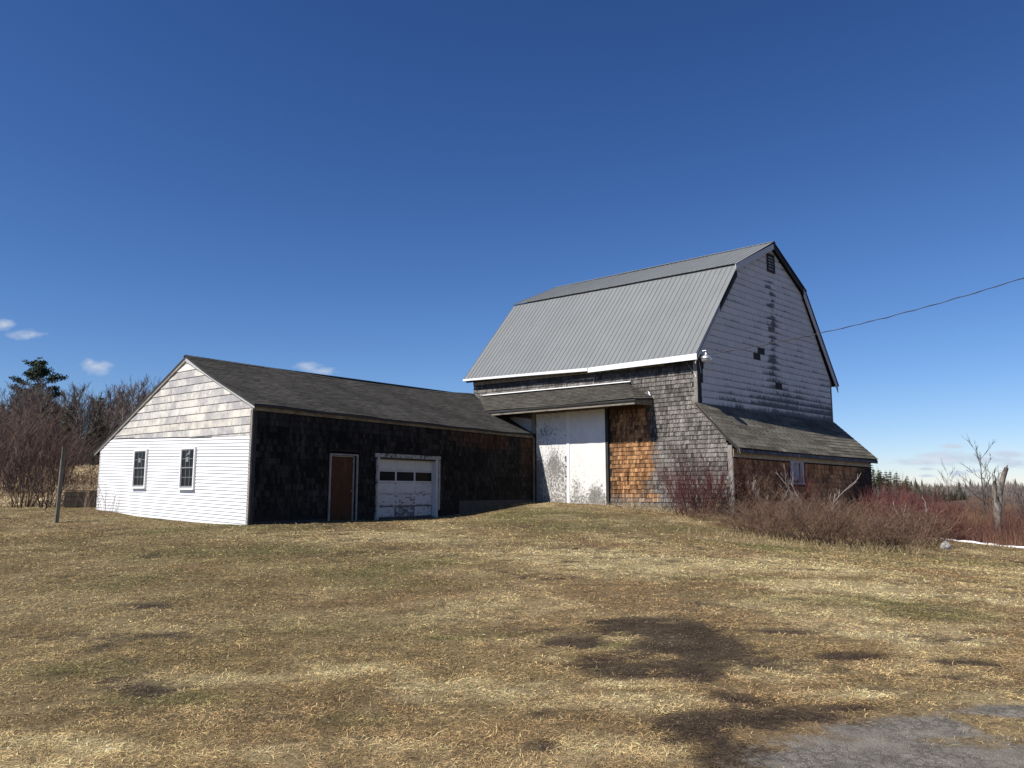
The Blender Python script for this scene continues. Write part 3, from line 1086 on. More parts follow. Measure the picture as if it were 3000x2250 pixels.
def build_shed():
    root = thing('shed', (*CW, gz(*CW)), 'low gabled shed with white clapboard end, black shingled side and garage door', 'shed')
    A_R, A_P, A_L = -.13, 3.80, 9.80        # eave, peak, far eave
    up = v3(0, 0, 1)
    nG, nF = v3(*NWG, 0), v3(*NWF, 0)
    u1, u2 = v3(*U1W, 0), v3(*U2W, 0)

    # walls behind the siding
    mb = MB()
    gable = [(0.0, .2), (9.32, .5), (9.32, 3.14), (3.8, 5.84), (0.0, 3.98)]
    mb.prism([W(a, 0, z, -.02, 'G') for a, z in gable], -nG * .12)
    gw = mb.build('gable_wall', 'backing_wood', root)
    mb = MB()
    mb.prism([W(0, b, z, -.02) for b, z in [(.14, .2), (2.9, .2), (2.9, 2.86), (4.25, 2.86), (4.25, .2), (5.05, .2), (5.05, 2.9), (8.45, 2.9), (8.45, .2), (14.93, .7), (14.93, 3.98), (.14, 3.98)]][::-1], -nF * .12)
    fw = mb.build('side_wall', 'backing_wood', root)
    mb = MB()
    mb.prism([W(9.3, b, z) for b, z in [(.02, .4), (15.4, .6), (15.4, 3.1), (.02, 3.1)]], v3(*(-U1W), 0) * .12)
    mb.build('rear_wall', 'grey_board', root)

    # white clapboards, tilted a touch like the photograph's, clipped by the gable outline
    half = half_from_convex([(0.03, .1), (9.33, .42), (9.33, 3.12), (3.8, 5.83), (0.03, 4.02)])
    tilt = .0285
    top0 = 3.19
    n_b = 27
    for i in range(n_b):
        z1 = top0 - i * .101
        z0 = z1 - .101
        hgt = .118
        poly = [(-1, z0 - tilt), (11, z0 + 11 * tilt), (11, z0 + hgt + 11 * tilt), (-1, z0 + hgt - tilt)]
        if i == 0:
            poly = [(-1, z0 - tilt), (11, z0 + 11 * tilt), (11, z0 + .085 + 11 * tilt), (5.0, z0 + .085 + 5 * tilt), (2.5, z0 + .07 + 2.5 * tilt), (-1, z0 + .1 - tilt)]
        whole = clip_poly(poly, half)
        cuts = sorted([0.0, 9.4, (1.9 + (i * 2.7) % 5.3), (1.9 + (i * 2.7) % 5.3 + 3.66)])
        for c0, c1 in zip(cuts[:-1], cuts[1:]):
          poly = clip_poly(whole, [(-1, 0, -(c0 + .0015)), (1, 0, c1 - .0015)]) if len(whole) > 2 else []
          if len(poly) < 3:
            continue
          mb = MB()
          front = [W(a, 0, z + .006 * math.sin(a * 1.3 + i * .5), .004 + .028 * (1 - (z - z0 - a * tilt) / hgt), 'G') for a, z in poly]
          mb.prism([p - nG * .032 for p in front][::-1], nG * .032)
          s = random.uniform(.96, 1.0) - (.10 * random.random() if i > 22 else 0)
          o = mb.build('clapboard', 'white_vinyl', gw)
          o.color = (.8 * s, .8 * s, .79 * s, 1)
    # wide worn boards above them
    lower = [(tilt, -1.0, -(3.185))]        # above the top clapboard line: z >= 3.185 + tilt a
    levels = [3.05, 3.29, 3.53, 3.77, 4.01, 4.25, 4.49, 4.73, 4.97, 5.21, 5.45, 5.69]
    for i, z0 in enumerate(levels):
        hgt = .262
        segs = [(-1, 11)]
        if i in (2, 4, 7):
            c = {2: 1.05, 4: 2.85, 7: 4.6}[i]
            segs = [(-1, c - .006), (c + .006, 11)]
        for (a0, a1) in segs:
            poly = clip_poly([(a0, z0), (a1, z0), (a1, z0 + hgt), (a0, z0 + hgt)], half + lower)
            if len(poly) < 3:
                continue
            mb = MB()
            front = [W(a, 0, z, .006 + .022 * (1 - (z - z0) / hgt), 'G') for a, z in poly]
            mb.prism([p - nG * .028 for p in front][::-1], nG * .028)
            o = mb.build('worn_board', 'worn_board', gw)
            k = random.uniform(.86, 1.0)
            w = random.uniform(.93, 1.0)
            o.color = (k, k * lerp(1, w, .3), k * w, 1)
    # the torn strip of old covering along the joint
    mb = MB()
    for (a0, a1, z0, z1, h) in ((8.3, 6.9, 3.44, 3.40, .022), (6.9, 4.2, 3.385, 3.315, .012), (4.2, 2.3, 3.31, 3.225, .03), (3.3, 2.1, 3.255, 3.235, .035)):
        mb.prism([W(a0, 0, z0, .028, 'G'), W(a1, 0, z1, .028, 'G'), W(a1, 0, z1 + h, .028, 'G'), W(a0, 0, z0 + h * .6, .028, 'G')], nG * .012)
    mb.build('torn_strip', 'grey_board', gw)

    # windows: frame, two sashes of six panes
    for wi, (a0, a1, z0, z1) in enumerate(((5.87, 6.73, 1.70, 2.99), (2.88, 3.72, 1.655, 2.955))):
        k = tilt * .4
        fr = MB()
        t = .055
        for (p0, p1, q0, q1) in ((a0, a1, z0, z0 + t * .8), (a0, a1, z1 - t, z1), (a0, a0 + t, z0 + t * .8, z1 - t), (a1 - t, a1, z0 + t * .8, z1 - t)):
            fr.box(W(p0, 0, q0, .006, 'G'), u1 * (p1 - p0), nG * .085, up * (q1 - q0))
        fr.box(W(a0 - .02, 0, z0 - .025, .006, 'G'), u1 * (a1 - a0 + .04), nG * .10, up * .025)
        win = fr.build('window', 'white_paint', root)
        win['label'] = ['left twelve-pane sash window in the white gable', 'right twelve-pane sash window in the white gable'][wi]
        zm = (z0 + z1) / 2 + .02
        for si, (s0, s1) in enumerate(((z0 + .06, zm), (zm - .02, z1 - t))):
            dep = .040 if si == 0 else .058
            i0, i1 = a0 + t, a1 - t
            sa = MB()
            r = .034
            for (p0, p1, q0, q1) in ((i0, i1, s0, s0 + r), (i0, i1, s1 - r, s1), (i0, i0 + r * .8, s0 + r, s1 - r), (i1 - r * .8, i1, s0 + r, s1 - r)):
                sa.box(W(p0, 0, q0, dep, 'G'), u1 * (p1 - p0), nG * .02, up * (q1 - q0))
            sash = sa.build('sash', 'sash_grey', win)
            j0, j1, k0, k1 = i0 + r * .8, i1 - r * .8, s0 + r, s1 - r
            for c in range(3):
                for rr in range(2):
                    g = MB()
                    g.box(W(lerp(j0, j1, c / 3) + .007, 0, lerp(k0, k1, rr / 2) + .007, dep - .004, 'G'), u1 * ((j1 - j0) / 3 - .014), nG * .008, up * ((k1 - k0) / 2 - .014))
                    g.build('pane', 'window_glass', win)
            mu = MB()
            for c in (1, 2):
                mu.box(W(lerp(j0, j1, c / 3) - .007, 0, k0, dep, 'G'), u1 * .014, nG * .013, up * (k1 - k0))
            for c in range(3):
                mu.box(W(lerp(j0, j1, c / 3) + .0075, 0, (k0 + k1) / 2 - .007, dep, 'G'), u1 * ((j1 - j0) / 3 - .015), nG * .0125, up * .014)
            mu.build('muntin', 'sash_grey', win)
        st = MB()
        am = (a0 + a1) / 2 - .05
        st.box(W(am, 0, zm + .18, .0725, 'G'), u1 * .15, nG * .002, up * .15)
        if wi == 1:
            st.prism([W(am - .06, 0, zm + .42, .0725, 'G'), W(am + .17, 0, zm + .36, .0725, 'G'), W(am - .06, 0, zm + .56, .0725, 'G')], nG * .002)
        st.build('paper_notice', 'paper', win)

    # corner boards
    mb = MB()
    mb.box(W(-.006, -.03, .25), u1 * .10, -nG * 0 + u2 * .024, up * 3.70)
    mb.build('corner_board', 'grey_board', root)
    mb = MB()
    mb.box(W(0, 0.0, .25, .005), u2 * .13, nF * .022, up * 3.70)
    mb.build('corner_board', 'dark_board', root)
    mb = MB()
    mb.box(W(0, 14.76, .95, .004), u2 * .12, nF * .024, up * 3.02)
    mb.build('corner_board', 'tan_board', root)
    mb = MB()
    mb.box(W(9.28, -.03, .5), u1 * .05, u2 * .024, up * 2.66)
    mb.build('corner_board', 'trim_white', root)

    # roof deck, then shingle courses
    def surf(v, b):
        bb = b
        z = lerp(eave_z(bb), ridge_z(bb), v) - .05 * math.sin(math.pi * v) * (0.5 + .5 * math.sin(bb * .55 + 1.0)) + .012 * math.sin(bb * 1.9 + v * 7)
        return W(lerp(A_R, A_P, v), bb, z)

    def b_end(v):
        return b_barn(lerp(A_R, A_P, v)) - lerp(.30, .015, min(1, v / .85))
    nR = np.cross(u2, surf(1, 5) - surf(0, 5))
    nR /= np.linalg.norm(nR)
    if nR[2] < 0:
        nR = -nR
    mb = MB()
    nv, nb = 8, 24
    top, bot = [], []
    for i in range(nv + 1):
        v = i / nv
        for j in range(nb + 1):
            b = lerp(-.065, b_end(v), j / nb)
            top.append(surf(v, b))
            bot.append(surf(v, b) - up * .07)
    fs = []
    nn = (nv + 1) * (nb + 1)
    ix = lambda i, j: i * (nb + 1) + j
    for i in range(nv):
        for j in range(nb):
            fs.append((ix(i, j), ix(i, j + 1), ix(i + 1, j + 1), ix(i + 1, j)))
            fs.append((nn + ix(i + 1, j), nn + ix(i + 1, j + 1), nn + ix(i, j + 1), nn + ix(i, j)))
    for j in range(nb):
        fs.append((ix(0, j + 1), ix(0, j), nn + ix(0, j), nn + ix(0, j + 1)))
    for i in range(nv):
        fs.append((ix(i, 0), ix(i + 1, 0), nn + ix(i + 1, 0), nn + ix(i, 0)))
        fs.append((ix(i + 1, nb), ix(i, nb), nn + ix(i, nb), nn + ix(i + 1, nb)))
    mb.add(top + bot, fs, (.05, .05, .048))
    roof = mb.build('roof', 'asphalt_shingle', root)
    rows = 35

    def colf(v, b):
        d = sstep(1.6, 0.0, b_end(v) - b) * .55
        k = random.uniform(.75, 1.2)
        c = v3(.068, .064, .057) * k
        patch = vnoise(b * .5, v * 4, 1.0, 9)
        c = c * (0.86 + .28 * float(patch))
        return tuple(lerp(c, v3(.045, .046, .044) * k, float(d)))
    mb = MB()
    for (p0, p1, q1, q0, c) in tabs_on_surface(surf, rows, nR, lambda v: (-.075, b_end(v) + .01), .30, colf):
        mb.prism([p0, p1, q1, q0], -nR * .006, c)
    mb.build('roof_shingles', 'asphalt_shingle', roof, kind='stuff')
    # far slope
    mb = MB()
    pts = [W(A_P, -.065, 5.93), W(A_P, 15.6, 6.22), W(A_L, 15.6, 3.02), W(A_L, -.065, 2.975)]
    mb.prism(pts, -up * .07, (.05, .05, .047))
    mb.build('roof', 'asphalt_shingle', root)
    # ridge cap
    mb = MB()
    b = -.08
    while b < 15.2:
        z0, z1 = ridge_z(b), ridge_z(b + .2)
        k = random.uniform(.8, 1.2)
        for sgn in (-1, 1):
            mb.prism([W(A_P, b, z0 + .022 + .006 * (sgn > 0)), W(A_P, b + .23, z1 + .016), W(A_P + sgn * .13, b + .23, z1 - .045), W(A_P + sgn * .13, b, z0 - .038)], up * .006, tuple(v3(.06, .058, .053) * k))
        b += .2
    mb.build('ridge_cap', 'asphalt_shingle', roof, kind='stuff')
    # rake boards, fascia, drip edge
    mb = MB()
    mb.prism([W(-.11, -.055, 3.97), W(A_P, -.055, ridge_z(0) - .19), W(A_P, -.055, ridge_z(0) - .085), W(-.11, -.055, 4.045)], u2 * .022)
    mb.build('rake_board', 'trim_white', root)
    mb = MB()
    mb.prism([W(A_P, -.055, ridge_z(0) - .18), W(A_L - .08, -.055, 2.86), W(A_L - .08, -.055, 2.93), W(A_P, -.055, ridge_z(0) - .085)], u2 * .022)
    mb.build('rake_board', 'grey_board', root)
    mb = MB()
    n = 12
    for i in range(n):
        b0, b1 = lerp(.0, 14.75, i / n), lerp(.0, 14.75, (i + 1) / n)
        o0, o1 = .012 + .004 * (i % 3), .012 + .004 * (i % 3)
        mb.hexa([W(0, b0, 3.925, o0), W(0, b1, 3.925, o1), W(0, b1, 3.925, o1 + .025), W(0, b0, 3.925, o0 + .025),
                 W(0, b0, eave_z(b0) - .055, o0), W(0, b1, eave_z(b1) - .055, o1), W(0, b1, eave_z(b1) - .055, o1 + .025), W(0, b0, eave_z(b0) - .055, o0 + .025)])
    mb.build('fascia', 'tan_board', root)

    # black weathered shingles on the long wall
    items = []
    ex = .19
    row = 0
    z = 3.90 - ex
    while z > .60:
        b = .135 - random.uniform(0, .1)
        while b < 14.76:
            w = random.uniform(.06, .14)
            b0, b1 = max(b, .135), min(b + w, 14.755)
            b += w
            zz = z + .012 * math.sin(b * .35) + random.uniform(-.004, .004)
            if b1 - b0 < .03:
                continue
            if 2.80 < b1 and b0 < 4.36 and zz < 2.84:
                b0, b1 = (b0, min(b1, 2.92)) if b0 < 2.9 else (max(b0, 4.23), b1)
                if b1 - b0 < .03:
                    continue
            if 4.93 < b1 and b0 < 8.5 and zz < 2.93:
                b0, b1 = (b0, min(b1, 5.03)) if b0 < 5.0 else (max(b0, 8.41), b1)
                if b1 - b0 < .03:
                    continue
            if b0 > 9.55 and zz < 1.20:
                continue
            if b0 <= 9.55 and zz < .72:
                continue
            mz = (zz - .7) / 3.2
            r = random.random()
            n1 = float(fbm(b0, zz * 1.6, 1.1, 5, 3))
            grey = v3(.046, .041, .036)
            black = v3(.0065, .0060, .0056)
            f = sstep(.30, .80, n1 * .6 + .2 + .5 * (r - .5)) * .7
            if zz < 1.5:
                f = max(f, .25 * r + .1)
            if zz > 3.45 and b0 < 7:
                f = max(f, .45 * r + .25)
            c = lerp(black, grey, f)
            org = sstep(7.5, 11.5, b0) * sstep(2.95, 3.65, zz + .25 * (n1 - .5) + .12 * (r - .5))
            if 12.75 < b0 < 13.75:
                org *= .1
            if b0 > 13.8:
                org = max(org, .45 * sstep(1.6, 3.2, zz))
            c = lerp(c, v3(.12, .056, .030) * random.uniform(.5, 1.2), float(org) * .7)
            items.append((W(0, b0 + .002, zz, -.004), u2 * (b1 - b0 - .005), nF, tuple(c * random.uniform(.75, 1.25))))
        z -= ex
        row += 1
    lay_shingles(items, .19, fw, 300, root, 'wall_shingles')

    # sill board, foundation
    mb = MB()
    mb.box(W(0, .14, .45, .0), u2 * 2.76, nF * .02, up * .27)
    mb.build('sill_board', 'dark_board', root)
    mb = MB()
    mb.box(W(0, 9.56, .3, -.03), u2 * 5.3, nF * .055, up * .92)
    mb.build('foundation', 'concrete', root)

    # brown door in its frame
    fr = MB()
    fr.box(W(0, 2.955, .55, -.02), u2 * .055, nF * .055, up * 2.20)
    fr.box(W(0, 4.135, .55, -.02), u2 * .045, nF * .055, up * 2.20)
    fr.box(W(0, 2.955, 2.75, -.02), u2 * 1.225, nF * .05, up * .045)
    fr.box(W(0, 4.00, .62, -.06), u2 * .03, nF * .065, up * 2.09)
    fr.box(W(0, 3.01, 2.705, -.06), u2 * .99, nF * .065, up * .028)
    d = fr.build('door', 'door_trim', root)
    d['label'] = 'plain brown entry door in a white frame'
    mb = MB()
    mb.box(W(0, 4.03, .62, -.075), u2 * .105, nF * .02, up * 2.13)
    mb.build('jamb', 'dark_board', d)
    mb = MB()
    mb.box(W(0, 3.012, .635, -.07), u2 * .985, nF * .03, up * 2.068)
    leaf = mb.build('leaf', 'brown_paint', d)
    for (p0, p1, q0, q1) in ((3.10, 3.42, 2.22, 2.55), (3.54, 3.86, 2.22, 2.55), (3.10, 3.42, 1.42, 2.12), (3.54, 3.86, 1.42, 2.12), (3.10, 3.42, .78, 1.26), (3.54, 3.86, .78, 1.26)):
        pm = MB()
        pm.prism([W(0, p0, q0, -.04), W(0, p1, q0, -.04), W(0, p1, q1, -.04), W(0, p0, q1, -.04)],
                 [nF * .012 + u2 * .02 + up * .02, nF * .012 - u2 * .02 + up * .02, nF * .012 - u2 * .02 - up * .02, nF * .012 + u2 * .02 - up * .02])
        pm.build('door_panel', 'brown_paint', d)
    kn = MB()
    kp = W(0, 3.935, 1.60, -.04)
    kn.tube([kp, kp + nF * .03, kp + nF * .035, kp + nF * .06, kp + nF * .075], [.012, .012, .03, .032, .015], 8, cap=True)
    kn.build('knob', 'galvanized', d, smooth=True)
    mb = MB()
    mb.box(W(0, 2.93, .5, -.02), u2 * 1.29, nF * .12, up * .115)
    mb.build('step', 'concrete', d)

    # sectional garage door, recessed in an old peeling frame
    fr = MB()
    fr.box(W(0, 5.035, .55, -.02), u2 * .08, nF * .06, up * 2.20)
    fr.box(W(0, 8.30, .90, -.02), u2 * .085, nF * .06, up * 1.85)
    fr.box(W(0, 4.96, 2.75, -.02), u2 * 3.44, nF * .062, up * .13)
    gd = fr.build('garage_door', 'old_trim', root)
    gd['label'] = 'white sectional garage door with three dark panes and flaking paint'
    mb = MB()
    mb.box(W(0, 5.06, .5, -.24), u2 * .16, nF * .235, up * 2.25)
    mb.box(W(0, 8.19, .5, -.24), u2 * .13, nF * .235, up * 2.25)
    mb.build('jamb', 'garage_white', gd)
    g0, g1, h0, hh = 5.225, 8.185, .665, .414
    for r in range(5):
        zb = h0 + r * hh
        if r == 3:
            mb = MB()
            mb.box(W(0, g0, zb, -.22), u2 * (g1 - g0), nF * .04, up * .045)
            mb.box(W(0, g0, zb + hh - .05, -.22), u2 * (g1 - g0), nF * .04, up * .045)
            cw = (g1 - g0) / 3
            for c in range(4):
                x = g0 + c * cw - .035
                x0, x1 = max(x, g0), min(x + .07, g1)
                mb.box(W(0, x0, zb + .0455, -.22), u2 * (x1 - x0), nF * .04, up * (hh - .096))
            sec = mb.build('section', 'garage_white', gd)
            for c in range(3):
                g = MB()
                g.box(W(0, g0 + c * cw + .034, zb + .044, -.205), u2 * (cw - .068), nF * .006, up * (hh - .092))
                g.build('pane', 'window_glass', gd)
            continue
        mb = MB()
        cw = (g1 - g0) / 3
        mb.box(W(0, g0, zb + .004, -.225), u2 * (g1 - g0), nF * .03, up * (hh - .010))
        wear = (.85, .55, .35, 0, 0.0)[r]
        sec = mb.build('section', 'garage_white', gd)
        add_wear(sec.data, wear)
        for c in range(3):
            pm = MB()
            x0, x1, q0, q1 = g0 + c * cw + .035, g0 + (c + 1) * cw - .035, zb + .04, zb + hh - .045
            pm.prism([W(0, x0, q0, -.195), W(0, x1, q0, -.195), W(0, x1, q1, -.195), W(0, x0, q1, -.195)],
                     [nF * .012 + u2 * .012 + up * .012, nF * .012 - u2 * .012 + up * .012, nF * .012 - u2 * .012 - up * .012, nF * .012 + u2 * .012 - up * .012])
            pn = pm.build('door_panel', 'garage_white', gd)
            add_wear(pn.data, wear * .5 + (.24 if (r, c) == (0, 1) else 0) + (.2 if (r, c) in ((2, 2), (1, 1)) else 0))
    mb = MB()
    mb.box(W(0, 4.99, .42, -.25), u2 * 3.43, nF * .22, up * .24)
    mb.build('threshold', 'concrete', gd)
    mb = MB()
    mb.box(W(0, 5.06, 2.70, -.30), u2 * 3.26, nF * .26, up * .28)  # dark box added behind the header to stop light leaking through
    mb.build('light_stop', 'dark_board', gd)
    # added dark sheet behind the openings: blocks leaking sun, stands for room darkness
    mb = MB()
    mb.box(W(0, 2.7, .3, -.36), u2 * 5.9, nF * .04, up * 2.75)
    mb.build('dark_backdrop', 'dark_interior', root)
    return root


def add_wear(me, value):
    """how far the paint of a piece has worn: one number, or one per vertex"""
    a = me.attributes.new('wear', 'FLOAT', 'POINT')
    n = len(me.vertices)
    arr = np.full(n, value, np.float32) if np.isscalar(value) else np.asarray(value, np.float32)
    a.data.foreach_set('value', arr)


build_shed()


# ------------------------------------------------------------------ the gambrel barn
def build_barn():
    root = thing('barn', (*CB, gz(*CB)), 'tall grey-shingled gambrel barn with metal roof and white gable', 'barn')
    up = v3(0, 0, 1)
    nF, nG = v3(*NBF, 0), v3(*NBG, 0)
    u1, u2 = v3(*U1B, 0), v3(*U2B, 0)
    TL = 11.85                               # far left end of the front wall

    # --- walls behind the shingles
    mb = MB()
    mb.prism([B(t, 0, z, -.02) for t, z in [(0, .2), (0, 6.76), (TL, 6.9), (TL, .8)]], -nF * .14)
    fw = mb.build('front_wall', 'backing_wood', root)
    mb = MB()
    gpoly = [(0, .3), (11.75, .3), (11.75, 6.95), (9.1, 10.98), (6.29, 12.55), (3.18, 10.98), (0, 6.95)]
    mb.prism([B(0, g, z, -.02, 'G') for g, z in gpoly], -nG * .14)
    gw = mb.build('gable_wall', 'dark_board', root)
    mb = MB()
    mb.prism([B(TL, g, z, 0, 'G') for g, z in gpoly], nG * .14)
    mb.build('far_gable_wall', 'grey_board', root)
    mb = MB()
    mb.prism([B(0, 11.75, .3), B(TL, 11.75, .3), B(TL, 11.75, 6.9), B(0, 11.75, 6.9)], nF * .12)
    mb.build('back_wall', 'grey_board', root)

    # --- front shingles
    items = []
    ex = .17
    z = 6.60
    while z > .55:
        t = TL
        while t > -1.31:
            w = random.uniform(.055, .13)
            t1, t0 = t, max(t - w, -1.31)
            t -= w
            zz = z + .010 * math.sin(t * .5 + 1) + random.uniform(-.004, .004)
            tm = (t0 + t1) / 2
            if t1 - t0 < .03:
                continue
            if tm < .16 and zz > 4.98:                 # corner board
                continue
            if tm < .1 and zz + .14 > 5.02 + tm * 1.12 - .10:
                continue
            if tm < -1.14:
                continue
            if 4.02 < tm < 8.25 and zz < 5.05:
                continue
            if tm >= 8.25 and zz < 4.2:
                continue
            if zz < gz(*(CB + tm * U1B)) - .2:
                continue
            r = random.random()
            n1 = float(fbm(tm, zz * 1.5, .9, 15, 3))
            c = lerp(v3(.090, .082, .075), v3(.225, .206, .186), sstep(.2, .8, n1 * .6 + r * .4))
            if random.random() < .08:
                c = c * .55
            # never-bleached wood under the end of the porch roof
            edge = tm + .8 * (n1 - .5) + .34 * (r - .5)
            org = sstep(1.98, 2.32, edge) * (1 if tm < 4.1 else 0) * sstep(1.0, 1.55, zz + .5 * (n1 - .5)) * sstep(5.2, 5.05, zz)
            oc = lerp(v3(.20, .095, .042), v3(.45, .25, .118), random.random())
            if random.random() < .2:
                oc = oc * .5
            if tm > 3.62:
                oc = oc * random.uniform(.5, .8)
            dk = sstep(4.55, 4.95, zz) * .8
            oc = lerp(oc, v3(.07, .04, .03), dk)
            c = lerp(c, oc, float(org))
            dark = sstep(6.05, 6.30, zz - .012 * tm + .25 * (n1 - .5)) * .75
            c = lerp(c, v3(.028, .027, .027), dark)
            if zz < 1.15:
                c = c * random.uniform(.6, 1.0)
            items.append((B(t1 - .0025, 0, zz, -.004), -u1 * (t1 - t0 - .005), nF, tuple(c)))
        z -= ex
    n_front = len(items)

    # --- lean-to on the gable end: wall line and its shingles
    A0, A1 = B(-1.31, 0, 0), B(-1.56, 11.78, 0)
    ua = (A1 - A0) / np.linalg.norm(A1 - A0)
    LA = float(np.linalg.norm(A1 - A0))
    nA = v3(ua[1], -ua[0], 0)

    def AP(s, z, out=0.0):
        return A0 + ua * s + nA * out + up * z
    mb = MB()
    mb.prism([AP(0, .2, -.02), AP(LA, .4, -.02), AP(LA, 3.1, -.02), AP(0, 3.25, -.02)], -nA * .12)
    aw = mb.build('lean_to_wall', 'backing_wood', root)
    mb = MB()
    mb.prism([B(0, 11.72, .4), B(-1.56, 11.72, .4), B(-1.56, 11.72, 3.2), B(0, 11.72, 4.9)], -u2 * .1)
    mb.build('lean_to_end_wall', 'grey_board', root)
    side_items = []
    ex2 = .19
    z = 2.80 - ex2
    while z > .55:
        s = .02
        while s < LA - .02:
            w = random.uniform(.08, .17)
            s0, s1 = s, min(s + w, LA - .02)
            s += w
            zz = z - .013 * s + random.uniform(-.004, .004)
            if s1 - s0 < .03:
                continue
            if 4.16 < s1 and s0 < 5.34 and 1.80 < zz + .12 and zz < 2.84:
                continue
            n1 = float(fbm(s0, zz * 1.4, 1.2, 25, 3))
            c = lerp(v3(.24, .115, .050), v3(.52, .265, .118), sstep(.25, .75, n1 * .5 + random.random() * .5))
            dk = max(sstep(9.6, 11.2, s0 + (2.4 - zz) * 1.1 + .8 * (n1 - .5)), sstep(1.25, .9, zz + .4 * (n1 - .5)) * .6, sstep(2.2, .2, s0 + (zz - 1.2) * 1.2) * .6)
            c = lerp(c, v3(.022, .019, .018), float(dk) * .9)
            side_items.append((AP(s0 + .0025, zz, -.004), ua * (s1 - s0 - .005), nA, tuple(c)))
        z -= ex2
    lay_shingles(items, .17, fw, 300, root, 'wall_shingles')
    lay_shingles(side_items, .19, aw, 0, root, 'lean_to_shingles')

    # --- white siding on the gable, tile by tile
    half = half_from_convex([(.30, 4.86), (11.68, 4.80), (11.68, 6.9), (9.02, 10.86), (6.29, 12.45), (3.22, 10.86), (.30, 6.9)])
    E, Z0, TW = .281, 4.92, .61
    full = MB()
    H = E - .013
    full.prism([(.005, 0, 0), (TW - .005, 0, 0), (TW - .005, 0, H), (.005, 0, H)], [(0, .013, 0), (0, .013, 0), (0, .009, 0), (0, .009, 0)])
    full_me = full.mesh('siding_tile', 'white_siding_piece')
    holes = {8: (4.34, 4.95), 9: (4.73, 5.34), 4: (6.15, 6.76)}
    starts = {8: 4.34 - TW * 8, 9: 4.73 - TW * 8, 4: 6.15 - TW * 11}
    tiles = []
    for k in range(28):
        z0 = Z0 + k * E
        g = starts.get(k, random.uniform(-TW, 0) if k % 2 else random.uniform(-TW, 0))
        while g < 12:
            g0, g1 = g, g + TW
            g += TW
            if k in holes and abs(g0 - holes[k][0]) < .1:
                continue
            if k in (3, 5, 6) and g0 < .25 and random.random() < .75:
                continue
            poly = [(g0 + .004, z0), (g1 - .004, z0), (g1 - .004, z0 + H), (g0 + .004, z0 + H)]
            if k == 0:      # ragged lower edge over the lean-to roof
                poly = [(g0 + .004, z0 - random.uniform(-.02, .05)), (g1 - .004, z0 - random.uniform(-.02, .05)), (g1 - .004, z0 + H), (g0 + .004, z0 + H)]
            cp = clip_poly(poly, half)
            if len(cp) < 3:
                continue
            area = abs(sum(cp[i][0] * cp[(i + 1) % len(cp)][1] - cp[(i + 1) % len(cp)][0] * cp[i][1] for i in range(len(cp)))) / 2
            if area < .008:
                continue
            gm, zm = (g0 + g1) / 2, z0 + E / 2
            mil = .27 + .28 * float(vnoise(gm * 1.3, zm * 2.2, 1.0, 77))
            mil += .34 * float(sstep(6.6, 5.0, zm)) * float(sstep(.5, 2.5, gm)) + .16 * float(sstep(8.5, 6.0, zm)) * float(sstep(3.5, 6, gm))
            tiles.append((g0, z0, cp, area > TW * H * .965 and k > 0, random.uniform(.93, 1.03), mil))
    tiles.sort(key=lambda q: (CB + q[0] * U2B) @ (CB + q[0] * U2B))
    rest = MB()
    for i, (g0, z0, cp, whole, br, mil) in enumerate(tiles):
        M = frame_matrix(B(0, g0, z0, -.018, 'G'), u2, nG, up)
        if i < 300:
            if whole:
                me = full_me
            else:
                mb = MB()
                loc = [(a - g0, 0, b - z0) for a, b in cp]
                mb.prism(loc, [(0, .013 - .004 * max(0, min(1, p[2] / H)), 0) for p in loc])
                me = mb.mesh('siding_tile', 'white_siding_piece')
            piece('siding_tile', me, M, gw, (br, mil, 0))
        else:
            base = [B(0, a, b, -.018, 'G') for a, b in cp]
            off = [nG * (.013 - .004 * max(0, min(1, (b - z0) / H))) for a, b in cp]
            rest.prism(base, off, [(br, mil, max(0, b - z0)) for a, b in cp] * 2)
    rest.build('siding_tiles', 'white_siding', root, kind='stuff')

    # --- corner boards at the near corner
    mb = MB()
    mb.box(B(.15, 0, 4.95, -.005), -u1 * .15, nF * .03, up * 1.66)
    mb.build('corner_board', 'grey_board', root)
    mb = MB()
    mb.box(B(0, -.025, 4.98, -.005, 'G'), u2 * .16, nG * .03, up * 1.80)
    mb.build('corner_board', 'dark_board', root)
    for (g0, w, z0, h) in ((.145, .12, 5.3, 1.55), (.275, .12, 5.75, 1.0), (11.62, .13, 4.9, 2.0)):
        mb = MB()
        mb.box(B(0, g0, z0, -.012, 'G'), u2 * w, nG * .012, up * h)
        mb.build('corner_board', 'dark_board', root)

    # --- louvred vent under the peak
    vt = MB()
    v0, v1, q0, q1 = 5.86, 6.52, 11.32, 12.16
    for (a, b, c, d) in ((v0, v1, q0, q0 + .07), (v0, v1, q1 - .06, q1), (v0, v0 + .08, q0 + .07, q1 - .06), (v1 - .08, v1, q0 + .07, q1 - .06)):
        vt.box(B(0, a, c, -.005, 'G'), u2 * (b - a), nG * .055, up * (d - c))
    vent = vt.build('vent', 'dark_board', root)
    mb = MB()
    mb.box(B(0, v0 + .05, q0 + .05, -.01, 'G'), u2 * (v1 - v0 - .1), nG * .01, up * (q1 - q0 - .1))
    mb.build('vent_back', 'dark_interior', vent)
    for i in range(5):
        zz = q0 + .10 + i * .135
        mb = MB()
        mb.prism([B(0, v0 + .082, zz, .045, 'G'), B(0, v1 - .082, zz, .045, 'G'), B(0, v1 - .082, zz + .09, .004, 'G'), B(0, v0 + .082, zz + .09, .004, 'G')], up * .014)
        mb.build('slat', 'grey_board', vent)

    # --- metal roof, sheet by sheet
    T0, T1 = -.17, 12.18
    ze = lambda t: float(np.interp(t, [0, 4.5, 12.1], [6.835, 6.79, 7.0]))
    zk = lambda t: float(np.interp(t, [0, 6, 12.1], [11.06, 11.13, 11.24]))
